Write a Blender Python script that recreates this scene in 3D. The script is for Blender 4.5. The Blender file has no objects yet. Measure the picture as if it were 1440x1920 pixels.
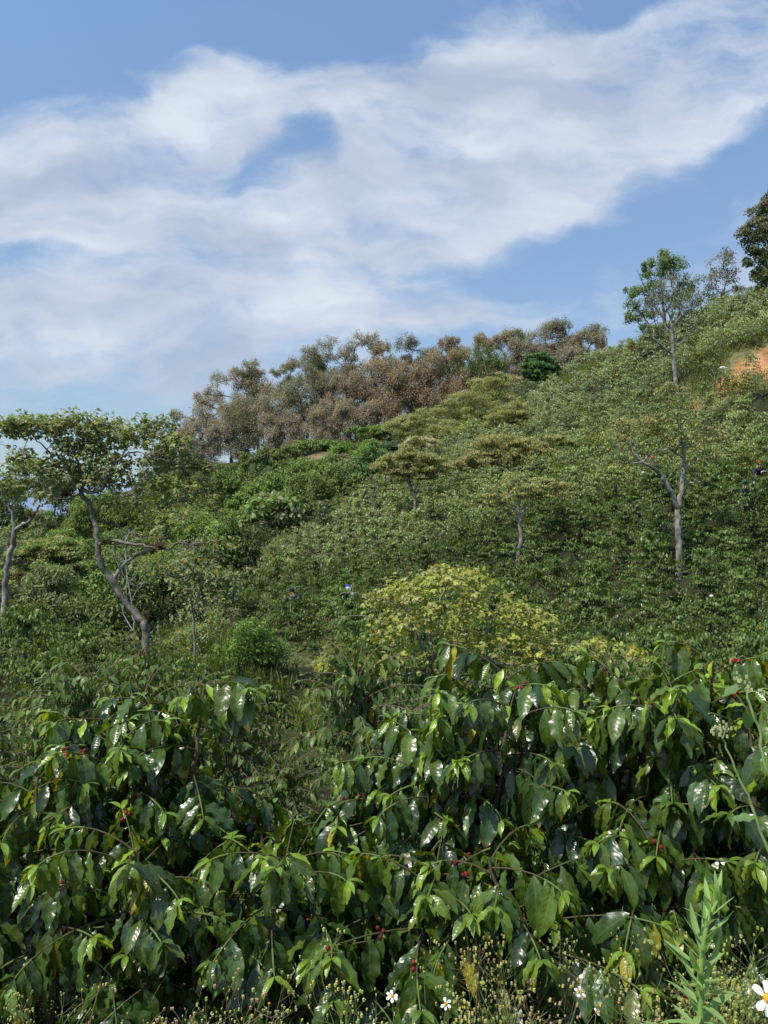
import bpy, bmesh, math, random
import numpy as np

SEED = 7
rng = np.random.default_rng(SEED)
random.seed(SEED)
sc = bpy.context.scene
COL = sc.collection
F = 1371.0            # focal length in photo pixels
CAMZ = 1.7

def P(px, py, Y):
    """world point at depth Y seen in photo pixel px,py"""
    return np.array([(px - 720.0) / F * Y, Y, CAMZ + (960.0 - py) / F * Y])

def pix(x, y, z):
    return 720 + x / y * F, 960 - (z - CAMZ) / y * F

def unit(v):
    v = np.asarray(v, float)
    return v / np.maximum(np.linalg.norm(v, axis=-1, keepdims=True), 1e-9)

# ------------------------------------------------------------------ materials
def new_mat(name):
    m = bpy.data.materials.new(name); m.use_nodes = True
    nt = m.node_tree; nt.nodes.clear()
    return m, nt, nt.nodes, nt.links

def leaf_material(name, rough, spec, transl, tint=(1.25, 1.5, 0.45), near=False, var=0.25):
    m, nt, N, L = new_mat(name)
    out = N.new('ShaderNodeOutputMaterial')
    mix = N.new('ShaderNodeMixShader'); mix.inputs[0].default_value = transl
    pb = N.new('ShaderNodeBsdfPrincipled'); tr = N.new('ShaderNodeBsdfTranslucent')
    at = N.new('ShaderNodeAttribute'); at.attribute_name = 'lc'
    oi = N.new('ShaderNodeObjectInfo')
    mr = N.new('ShaderNodeMapRange'); mr.inputs['To Min'].default_value = 1 - var; mr.inputs['To Max'].default_value = 1 + var
    L.new(oi.outputs['Random'], mr.inputs['Value'])
    vm = N.new('ShaderNodeVectorMath'); vm.operation = 'SCALE'
    L.new(at.outputs['Color'], vm.inputs[0]); L.new(mr.outputs['Result'], vm.inputs['Scale'])
    col = vm.outputs[0]
    pb.inputs['Roughness'].default_value = rough
    pb.inputs['Specular IOR Level'].default_value = spec
    if near:
        uv = N.new('ShaderNodeUVMap'); uv.uv_map = 'UVMap'
        sp = N.new('ShaderNodeSeparateXYZ'); L.new(uv.outputs[0], sp.inputs[0])
        def M(op, a, b=None, c=None):
            n = N.new('ShaderNodeMath'); n.operation = op
            for i, v in enumerate((a, b, c)):
                if v is None: continue
                if isinstance(v, (int, float)): n.inputs[i].default_value = v
                else: L.new(v, n.inputs[i])
            return n.outputs[0]
        av = M('ABSOLUTE', M('SUBTRACT', M('MULTIPLY', sp.outputs[1], 2.0), 1.0))     # 0 midrib .. 1 margin
        s = M('SUBTRACT', M('MULTIPLY', sp.outputs[0], 8.5), M('MULTIPLY', M('POWER', av, 1.4), 1.35))
        ripple = M('ABSOLUTE', M('SINE', M('MULTIPLY', s, math.pi)))
        mid = M('SUBTRACT', 1.0, M('SMOOTH_MIN', M('MULTIPLY', av, 14.0), 1.0, 0.2))
        vein = M('SUBTRACT', 1.0, M('MINIMUM', M('MULTIPLY', ripple, 6.0), 1.0))
        vein = M('MULTIPLY', vein, M('SUBTRACT', 1.0, M('MULTIPLY', av, 0.75)))
        ve = M('MAXIMUM', M('MULTIPLY', mid, 0.75), M('MULTIPLY', vein, 0.2))
        # blotches and small blemishes
        geo = N.new('ShaderNodeNewGeometry')
        nz = N.new('ShaderNodeTexNoise'); nz.inputs['Scale'].default_value = 38; nz.inputs['Detail'].default_value = 4
        L.new(geo.outputs['Position'], nz.inputs['Vector'])
        nm = N.new('ShaderNodeMapRange'); nm.inputs['From Min'].default_value = .3; nm.inputs['From Max'].default_value = .7
        nm.inputs['To Min'].default_value = 0.72; nm.inputs['To Max'].default_value = 1.28
        L.new(nz.outputs[0], nm.inputs['Value'])
        v2 = N.new('ShaderNodeVectorMath'); v2.operation = 'SCALE'; L.new(col, v2.inputs[0]); L.new(nm.outputs[0], v2.inputs['Scale'])
        mx = N.new('ShaderNodeMix'); mx.data_type = 'RGBA'
        L.new(ve, mx.inputs[0]); L.new(v2.outputs[0], mx.inputs[6])
        br = N.new('ShaderNodeVectorMath'); br.operation = 'MULTIPLY_ADD'; br.inputs[1].default_value = (1.7, 1.6, 1.5); br.inputs[2].default_value = (.035, .05, .012)
        L.new(v2.outputs[0], br.inputs[0]); L.new(br.outputs[0], mx.inputs[7])
        # rust spots
        nz2 = N.new('ShaderNodeTexNoise'); nz2.inputs['Scale'].default_value = 55; nz2.inputs['Detail'].default_value = 2
        L.new(geo.outputs['Position'], nz2.inputs['Vector'])
        sp2 = N.new('ShaderNodeMapRange'); sp2.inputs['From Min'].default_value = .70; sp2.inputs['From Max'].default_value = .76
        L.new(nz2.outputs[0], sp2.inputs['Value'])
        mx2 = N.new('ShaderNodeMix'); mx2.data_type = 'RGBA'; L.new(sp2.outputs[0], mx2.inputs[0]); L.new(mx.outputs[2], mx2.inputs[6])
        mx2.inputs[7].default_value = (.13, .10, .02, 1)
        col = mx2.outputs[2]
        # corrugation between the side veins and a fine grain
        nz3 = N.new('ShaderNodeTexNoise'); nz3.inputs['Scale'].default_value = 160; nz3.inputs['Detail'].default_value = 2
        L.new(geo.outputs['Position'], nz3.inputs['Vector'])
        hgt = M('ADD', M('MULTIPLY', M('POWER', ripple, 1.0), M('SUBTRACT', 1.0, M('POWER', av, 3.0))), M('MULTIPLY', nz3.outputs[0], 0.2))
        bp = N.new('ShaderNodeBump'); bp.inputs['Strength'].default_value = 0.15; bp.inputs['Distance'].default_value = 0.0028
        L.new(hgt, bp.inputs['Height']); L.new(bp.outputs[0], pb.inputs['Normal'])
        rr = N.new('ShaderNodeMapRange'); rr.inputs['To Min'].default_value = rough - .08; rr.inputs['To Max'].default_value = rough + .16
        L.new(nz.outputs[0], rr.inputs['Value']); L.new(rr.outputs[0], pb.inputs['Roughness'])
    L.new(col, pb.inputs['Base Color'])
    tm = N.new('ShaderNodeVectorMath'); tm.operation = 'MULTIPLY'; tm.inputs[1].default_value = tint
    L.new(col, tm.inputs[0]); L.new(tm.outputs[0], tr.inputs['Color'])
    L.new(pb.outputs[0], mix.inputs[1]); L.new(tr.outputs[0], mix.inputs[2]); L.new(mix.outputs[0], out.inputs[0])
    return m

def noise_material(name, c1, c2, scale, rough=.85, bump=.4, dist=.02, c3=None, stretch=(1, 1, 1), spec=.12):
    m, nt, N, L = new_mat(name)
    out = N.new('ShaderNodeOutputMaterial'); pb = N.new('ShaderNodeBsdfPrincipled')
    tc = N.new('ShaderNodeNewGeometry'); mp = N.new('ShaderNodeMapping'); mp.inputs['Scale'].default_value = stretch
    L.new(tc.outputs['Position'], mp.inputs[0])
    nz = N.new('ShaderNodeTexNoise'); nz.inputs['Scale'].default_value = scale; nz.inputs['Detail'].default_value = 6
    L.new(mp.outputs[0], nz.inputs['Vector'])
    cr = N.new('ShaderNodeValToRGB'); e = cr.color_ramp.elements
    e[0].position = .36; e[0].color = (*c1, 1); e[1].position = .62; e[1].color = (*c2, 1)
    if c3: x = e.new(.75); x.color = (*c3, 1)
    L.new(nz.outputs[0], cr.inputs[0]); L.new(cr.outputs[0], pb.inputs['Base Color'])
    pb.inputs['Roughness'].default_value = rough; pb.inputs['Specular IOR Level'].default_value = spec
    bp = N.new('ShaderNodeBump'); bp.inputs['Strength'].default_value = bump; bp.inputs['Distance'].default_value = dist
    L.new(nz.outputs[0], bp.inputs['Height']); L.new(bp.outputs[0], pb.inputs['Normal']); L.new(pb.outputs[0], out.inputs[0])
    return m

M_NEAR = leaf_material('coffee_leaf_near', .27, .68, .25, tint=(2.9, 2.4, .3), near=True, var=.08)
M_COF = leaf_material('coffee_leaf', .38, .26, .30, tint=(1.7, 1.7, .5), var=.22)
M_TREE = leaf_material('tree_leaf', .6, .12, .34, tint=(1.2, 1.25, .6), var=.06)
M_SOFT = leaf_material('soft_leaf', .5, .18, .4, tint=(1.2, 1.3, .5), var=.1)
M_TWIG = noise_material('green_twig', (.10, .14, .04), (.20, .24, .08), 60, .6)
M_BARKC = noise_material('coffee_bark', (.10, .075, .05), (.24, .19, .14), 70, .85, .5, .004)
M_PALE = noise_material('pale_bark', (.11, .10, .08), (.30, .29, .25), 5, .9, .8, .04, c3=(.42, .41, .37), stretch=(1, 1, .6))
M_GREYB = noise_material('grey_bark', (.085, .078, .06), (.22, .205, .165), 6, .9, .9, .04, c3=(.33, .315, .27))
M_DARKB = noise_material('dark_bark', (.045, .04, .033), (.10, .09, .075), 3, .9, .5, .03)
M_HAZEB = noise_material('ridge_bark', (.07, .065, .06), (.13, .12, .11), 2, .9, .4, .03)  # bark paled for the ridge, distance haze mixed into the colour
M_WHITEB = noise_material('bare_white_bark', (.30, .29, .25), (.48, .47, .42), 5, .85, .4, .02)
def vcol_material(name, rough=.6, spec=.3):
    m, nt, N, L = new_mat(name)
    out = N.new('ShaderNodeOutputMaterial'); pb = N.new('ShaderNodeBsdfPrincipled'); at = N.new('ShaderNodeAttribute'); at.attribute_name = 'lc'
    geo = N.new('ShaderNodeNewGeometry'); nz = N.new('ShaderNodeTexNoise'); nz.inputs['Scale'].default_value = 25; L.new(geo.outputs['Position'], nz.inputs['Vector'])
    mr = N.new('ShaderNodeMapRange'); mr.inputs['To Min'].default_value = .75; mr.inputs['To Max'].default_value = 1.25; L.new(nz.outputs[0], mr.inputs[0])
    vm = N.new('ShaderNodeVectorMath'); vm.operation = 'SCALE'; L.new(at.outputs['Color'], vm.inputs[0]); L.new(mr.outputs[0], vm.inputs['Scale'])
    L.new(vm.outputs[0], pb.inputs['Base Color'])
    pb.inputs['Roughness'].default_value = rough; pb.inputs['Specular IOR Level'].default_value = spec; L.new(pb.outputs[0], out.inputs[0])
    return m
M_CHERRY = vcol_material('coffee_cherry_skin', .25, .5)
M_VCOL = vcol_material('dyed_cloth', .8, .2)
M_PETAL = vcol_material('petal', .6, .3)

# ------------------------------------------------------------------ mesh building
class MB:
    """collects quads with per-vertex colour and uv"""
    def __init__(s): s.V = []; s.Q = []; s.C = []; s.U = []; s.n = 0
    def add(s, V, Q, C=(1, 1, 1), U=None):
        V = np.asarray(V, np.float32).reshape(-1, 3); k = len(V)
        if k == 0: return
        s.V.append(V); s.Q.append(np.asarray(Q, np.int64).reshape(-1, 4) + s.n)
        C = np.asarray(C, np.float32)
        s.C.append(np.broadcast_to(C, (k, 3)))
        s.U.append(np.zeros((k, 2), np.float32) if U is None else np.asarray(U, np.float32))
        s.n += k
    def mesh(s, name, mat, origin=(0, 0, 0), smooth=False):
        me = bpy.data.meshes.new(name)
        V = np.concatenate(s.V) - np.asarray(origin, np.float32); Q = np.concatenate(s.Q); C = np.concatenate(s.C); U = np.concatenate(s.U)
        me.vertices.add(len(V)); me.vertices.foreach_set('co', V.astype(np.float32).ravel())
        me.loops.add(Q.size); me.loops.foreach_set('vertex_index', Q.astype(np.int32).ravel())
        me.polygons.add(len(Q)); me.polygons.foreach_set('loop_start', np.arange(0, Q.size, 4, dtype=np.int32))
        if smooth: me.polygons.foreach_set('use_smooth', np.ones(len(Q), bool))
        me.update(calc_edges=True)
        a = me.attributes.new('lc', 'FLOAT_COLOR', 'POINT'); c4 = np.ones((len(V), 4), np.float32); c4[:, :3] = C
        a.data.foreach_set('color', c4.ravel())
        if np.abs(U).sum() > 0:
            uv = me.uv_layers.new(name='UVMap'); uv.data.foreach_set('uv', U[Q.ravel()].astype(np.float32).ravel())
        me.materials.append(mat)
        return me
    def obj(s, name, mat, parent=None, origin=(0, 0, 0), smooth=False):
        me = s.mesh(name, mat, origin, smooth)
        o = bpy.data.objects.new(name, me); COL.objects.link(o)
        if parent is not None: o.parent = parent
        else: o.location = origin
        return o

def tag(o, label=None, cat=None, group=None, kind=None):
    if label: o['label'] = label
    if cat: o['category'] = cat
    if group: o['group'] = group
    if kind: o['kind'] = kind
    return o

def thing(name, label, cat, loc, group=None):
    o = bpy.data.objects.new(name, None); COL.objects.link(o); o.location = tuple(float(v) for v in loc)
    o.empty_display_size = .2
    return tag(o, label, cat, group)

def frames(T):
    """perpendicular frame for tangents"""
    T = unit(T); ref = np.where(np.abs(T[:, 2:3]) > .9, np.array([[1., 0, 0]]), np.array([[0, 0, 1.]]))
    A = unit(np.cross(T, ref)); B = np.cross(T, A)
    return A, B

def tube(mb, pts, rad, sides=6, col=(1, 1, 1)):
    pts = np.asarray(pts, float); rad = np.asarray(rad, float) * np.ones(len(pts)); n = len(pts)
    T = np.gradient(pts, axis=0); A, B = frames(T)
    for i in range(1, n):   # keep frame continuous
        if A[i] @ A[i - 1] < 0: A[i] *= -1; B[i] *= -1
        a = A[i - 1] - (A[i - 1] @ unit(T[i])) * unit(T[i]); A[i] = unit(a); B[i] = np.cross(unit(T[i]), A[i])
    ang = np.linspace(0, 2 * np.pi, sides, endpoint=False)
    V = pts[:, None] + rad[:, None, None] * (np.cos(ang)[None, :, None] * A[:, None] + np.sin(ang)[None, :, None] * B[:, None])
    i = np.arange(n - 1)[:, None]; j = np.arange(sides)[None]; j2 = (j + 1) % sides
    Q = np.stack([i * sides + j, i * sides + j2, (i + 1) * sides + j2, (i + 1) * sides + j], -1)
    mb.add(V.reshape(-1, 3), Q, col)

def segs(mb, A0, A1, r0, r1, sides=4, col=(1, 1, 1)):
    """many tapered sticks at once"""
    A0 = np.asarray(A0, float); A1 = np.asarray(A1, float); n = len(A0)
    if n == 0: return
    T = A1 - A0; A, B = frames(T)
    ang = np.linspace(0, 2 * np.pi, sides, endpoint=False)
    D = np.cos(ang)[None, :, None] * A[:, None] + np.sin(ang)[None, :, None] * B[:, None]
    V = np.stack([A0[:, None] + D * np.reshape(r0, (-1, 1, 1)), A1[:, None] + D * np.reshape(r1, (-1, 1, 1))], 1)
    i = np.arange(n)[:, None] * 2 * sides; j = np.arange(sides)[None]; j2 = (j + 1) % sides
    Q = np.stack([i + j, i + j2, i + sides + j2, i + sides + j], -1)
    mb.add(V.reshape(-1, 3), Q, col)

def blades(mb, C, A, Nn, Ln, Wd, col, fold=.25):
    """diamond leaves: one quad each, folded slightly by the offset of the sides"""
    A = unit(A); S = unit(np.cross(Nn, A)); Nn = np.cross(A, S)
    Ln = np.reshape(Ln, (-1, 1)) * np.ones((len(C), 1)); Wd = np.reshape(Wd, (-1, 1)) * np.ones((len(C), 1))
    p0 = C - A * Ln * .5; p2 = C + A * Ln * .5 - Nn * Ln * .12
    m = C - A * Ln * .06 + Nn * Wd * fold * .5
    V = np.stack([p0, m + S * Wd * .5, p2, m - S * Wd * .5], 1)
    n = len(C); Q = np.arange(n * 4).reshape(n, 4)
    mb.add(V.reshape(-1, 3), Q, np.repeat(np.asarray(col, np.float32).reshape(-1, 3) * np.ones((n, 1), np.float32), 4, 0))

def folded(mb, C0, A, Nn, Ln, Wd, col, bend=.5):
    """six-sided leaves, two rows of quads each with a droop: C0 is the leaf base"""
    A = unit(A); S = unit(np.cross(Nn, A)); Nn = np.cross(A, S); n = len(C0)
    Ln = np.reshape(Ln, (-1, 1)) * np.ones((n, 1)); Wd = np.reshape(Wd, (-1, 1)) * np.ones((n, 1)); bend = np.reshape(bend, (-1, 1)) * np.ones((n, 1))
    rows = []
    for t, w in ((0, .06), (.33, .92), (.68, .82), (1, .03)):
        c = C0 + A * Ln * (t - .12 * bend * t * t) - Nn * Ln * bend * .45 * t * t
        rows += [c + S * Wd * .5 * w + Nn * Wd * .14 * w, c, c - S * Wd * .5 * w + Nn * Wd * .14 * w]
    V = np.stack(rows, 1)
    q = []
    for r in range(3):
        for c in range(2): q.append([r * 3 + c, r * 3 + c + 1, (r + 1) * 3 + c + 1, (r + 1) * 3 + c])
    Q = np.arange(n)[:, None, None] * 12 + np.array(q)[None]
    mb.add(V.reshape(-1, 3), Q, np.repeat(np.asarray(col, np.float32).reshape(-1, 3) * np.ones((n, 1), np.float32), 12, 0))

def fine_leaves(mb, C0, A, Nn, Ln, Wd, col, bend, wave, phase, tipcol=None, nl=11, prof=None):
    """detailed leaves: grid nl x 4, drip tip, drooping, wavy margin; uv along and across"""
    n = len(C0); A = unit(A); S = unit(np.cross(Nn, A)); Nn = np.cross(A, S)
    t = np.linspace(0, 1, nl + 1); v = np.array([-1, -.55, 0, .55, 1.])
    if prof is None:
        w = np.interp(t, [0, .05, .15, .3, .45, .6, .75, .87, .94, 1], [.05, .14, .55, .90, 1.0, .93, .68, .32, .14, .02])
    else: w = np.interp(t, prof[0], prof[1])
    Ln = np.reshape(Ln, (-1, 1)); Wd = np.reshape(Wd, (-1, 1)); bend = np.reshape(bend, (-1, 1))
    th = bend * (t[None] ** 1.2)                    # n x nl+1
    dt = 1.0 / nl
    X = np.concatenate([np.zeros((n, 1)), np.cumsum(np.cos((th[:, 1:] + th[:, :-1]) / 2) * dt, 1)], 1) * Ln
    Z = -np.concatenate([np.zeros((n, 1)), np.cumsum(np.sin((th[:, 1:] + th[:, :-1]) / 2) * dt, 1)], 1) * Ln
    yy = v[None, None] * w[None, :, None] * Wd[:, :, None] * .5
    wav = np.reshape(wave, (-1, 1, 1)) * Wd[:, :, None] * (np.abs(v)[None, None] ** 1.5) * np.sin(2 * np.pi * (3.6 * t[None, :, None]) + np.reshape(phase, (-1, 1, 1)) + np.where(v > 0, 1.7, 0)[None, None])
    lift = np.abs(yy) * .28 + wav
    # local normal follows the bend
    ax = np.cos(th)[:, :, None]; az = -np.sin(th)[:, :, None]
    Px = X[:, :, None] - lift * az * 1.0 * 0 + lift * np.sin(th)[:, :, None]
    Pz = Z[:, :, None] + lift * np.cos(th)[:, :, None]
    V = C0[:, None, None] + Px[..., None] * A[:, None, None] + yy[..., None] * S[:, None, None] + Pz[..., None] * Nn[:, None, None]
    g = (nl + 1) * 5
    i = np.arange(nl)[:, None]; j = np.arange(4)[None]
    q = np.stack([i * 5 + j, (i + 1) * 5 + j, (i + 1) * 5 + j + 1, i * 5 + j + 1], -1).reshape(-1, 4)
    Q = np.arange(n)[:, None, None] * g + q[None]
    U = np.stack(np.broadcast_arrays(t[:, None], (v[None] + 1) / 2), -1).reshape(-1, 2)
    c = np.repeat(np.asarray(col, np.float32)[:, None], g, 1)
    if tipcol is not None:      # rgb toward the tip for damaged leaves
        k = (np.clip((t - .72) / .2, 0, 1)[None, :, None] * np.ones((1, 1, 5))).reshape(1, g, 1) * np.reshape(tipcol[1], (-1, 1, 1))
        c = c * (1 - k) + np.asarray(tipcol[0], np.float32)[None, None] * k
    mb.add(V.reshape(-1, 3), Q, c.reshape(-1, 3), np.tile(U, (n, 1)))

def ball(mb, C, R, col, sub=2):
    """quad spheres; C n x3, R n or n x3"""
    g = np.linspace(-1, 1, sub + 1); V = []; Q = []; k = 0
    for ax in range(3):
        for s in (-1, 1):
            a, b = np.meshgrid(g, g, indexing='ij'); p = np.zeros((sub + 1, sub + 1, 3)); p[..., ax] = s; p[..., (ax + 1) % 3] = a * s; p[..., (ax + 2) % 3] = b
            V.append(unit(p.reshape(-1, 3)))
            i, j = np.meshgrid(np.arange(sub), np.arange(sub), indexing='ij'); q = np.stack([i * (sub + 1) + j, (i + 1) * (sub + 1) + j, (i + 1) * (sub + 1) + j + 1, i * (sub + 1) + j + 1], -1).reshape(-1, 4)
            Q.append(q + k); k += (sub + 1) ** 2
    V = np.concatenate(V); Q = np.concatenate(Q); C = np.atleast_2d(C); n = len(C); R = np.asarray(R, float)
    if R.ndim == 1 and n == 1 and R.size == 3: R = R[None]
    if R.ndim <= 1: R = (R * np.ones(n))[:, None]
    W = C[:, None] + V[None] * R[:, None]
    mb.add(W.reshape(-1, 3), Q[None] + np.arange(n)[:, None, None] * len(V), np.repeat(np.asarray(col, np.float32).reshape(-1, 3) * np.ones((n, 1)), len(V), 0))

# ------------------------------------------------------------------ terrain
CP = [  # photo px, py, depth, height of the plants that hide the ground there
 (20,1270,15,1.5),(20,1130,24,1.5),(150,1190,23,1.5),(265,1235,20,1.2),(100,1350,10,1.5),(350,1280,21,1.5),(500,1290,25,0.3),(430,1235,28,.2),
 (620,1345,20,0.1),(850,1300,22,.2),(1150,1210,24,1.5),(1400,1200,22,1.5),(1100,1300,14,1.5),(1400,1290,10,1.5),(600,1400,12,1.4),(300,1400,9,1.4),
 (600,1150,32,1.4),(430,1115,36,1.3),(480,1055,42,1.3),(612,965,55,1.3),(702,892,64,1.3),(850,808,78,1.3),(1000,738,92,1.3),(1130,662,100,1.3),
 (720,1050,40,1.4),(780,950,50,1.4),(900,870,60,1.4),(1050,760,78,1.4),(1000,1050,34,1.3),(1000,920,44,1.4),(1100,850,52,1.4),
 (1270,1100,28,1.3),(1270,1020,33,1.3),(1270,880,42,1.4),(1270,730,60,1.2),(1250,690,70,1.3),(1290,592,85,1.2),(1440,545,80,1.0),(1200,640,92,1.2),
 (1440,1000,33,1.3),(1440,880,40,1.4),(1440,720,54,1.3),(1360,700,58,.3),(1360,655,62,0),(1440,698,57,.2),(1440,648,60.5,0),(1380,622,66,1.2),(1540,640,60,0),(1560,540,75,1),
 (1100,705,112,0),(900,745,118,0),(800,778,115,0),(700,812,118,0),(590,872,105,0),(450,865,120,0),(350,885,125,0),(290,905,130,0),
 (540,975,72,0),(440,1030,62,0),(300,1075,58,0),(250,1165,40,0),(100,1100,45,0),(0,1080,60,0),(100,1010,90,0),(-100,1000,130,0),(-150,1100,60,0),(-100,1200,25,1)]
_w = []
for px, py, Y, h in CP:
    p = P(px, py, Y); _w.append((p[0], p[1], p[2] - h))
_w += [(x, y, z) for x, y, z in [(-5,-6,.1),(5,-6,.1),(0,-2,.1),(-3,0,.1),(3,0,.1),(0,1.2,.1),(-2,2.0,.1),(0,2.2,.08),(2,2.2,.1),(-1.6,3.2,-.15),(1.6,3.2,-.15),(0,3.2,-.2),(0,5,-.95),(-3,5,-.8),(3.5,5,-.8),(-20,-5,-.5),(20,-5,.5),(16,10,-1.5),(-14,8,-2),
     (-20,165,0),(20,165,6),(60,150,10),(60,115,20),(95,95,24),(90,60,18),(60,20,2),(-70,130,-6),(-90,60,-8),(-50,15,-6),(95,150,10),(40,125,19),(75,10,0)]]
CW = np.array(_w)
def _U(r2): return np.where(r2 > 1e-9, r2 * np.log(np.maximum(r2, 1e-9)), 0)
def _fit(P3, lam=.6):
    n = len(P3); X = P3[:, :2] / 30; K = _U(((X[:, None] - X[None]) ** 2).sum(-1)); K += np.eye(n) * lam * .02
    Pm = np.concatenate([np.ones((n, 1)), X], 1); A = np.zeros((n + 3, n + 3)); A[:n, :n] = K; A[:n, n:] = Pm; A[n:, :n] = Pm.T
    return X, np.linalg.solve(A, np.concatenate([P3[:, 2], np.zeros(3)]))
_X, _W = _fit(CW)
def H(x, y):
    x = np.asarray(x, float); y = np.asarray(y, float); sh = x.shape
    q = np.stack([x.ravel(), y.ravel()], -1) / 30; out = np.empty(len(q))
    for s in range(0, len(q), 20000):
        c = q[s:s + 20000]; K = _U(((c[:, None] - _X[None]) ** 2).sum(-1))
        out[s:s + 20000] = K @ _W[:-3] + _W[-3] + c @ _W[-2:]
    x = x.ravel(); y = y.ravel()
    ex = np.maximum(np.maximum(-95 - x, x - 95), np.maximum(-12 - y, y - 168)); k = np.clip(ex / 60, 0, 1); k = k * k * (3 - 2 * k)
    out = out * (1 - k) + (-32 + 3 * np.sin(x * .004) * np.cos(y * .003)) * k
    # gentle lumps
    out += .10 * np.sin(x * .9 + 1.3 * np.sin(y * .7)) * np.cos(y * .8) * np.clip((y - 4) / 6, 0, 1)
    # near verge bumps
    out += .012 * np.sin(x * 7 + y * 3) * np.cos(y * 9 - x * 2) * np.clip((5 - y) / 2, 0, 1)
    return out.reshape(sh)
def Hs(x, y): return float(H(np.array([x]), np.array([y]))[0])
def G(px, Y, dz=0.0):
    x = (px - 720) / F * Y
    return np.array([x, Y, Hs(x, Y) + dz])

# ------------------------------------------------------------------ camera, light, sky
cam_d = bpy.data.cameras.new('camera'); cam = bpy.data.objects.new('camera', cam_d); COL.objects.link(cam)
cam.location = (0, 0, CAMZ); cam.rotation_euler = (math.radians(90), 0, 0)
cam_d.sensor_fit = 'VERTICAL'; cam_d.sensor_height = 36; cam_d.lens = 36 * F / 1920
cam_d.clip_start = .05; cam_d.clip_end = 12000
sc.camera = cam
SUN = unit(np.array([-0.46, -0.36, 0.90]))
sun_d = bpy.data.lights.new('sun', 'SUN'); sun_o = bpy.data.objects.new('sun', sun_d); COL.objects.link(sun_o)
sun_d.energy = 5.0; sun_d.angle = math.radians(.55); sun_d.color = (1, .955, .87)
from mathutils import Vector
sun_o.rotation_euler = Vector(SUN).to_track_quat('Z', 'Y').to_euler(); sun_o.location = (0, -5, 60)
sc.view_settings.view_transform = 'Standard'; sc.view_settings.look = 'None'; sc.view_settings.exposure = 0

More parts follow.
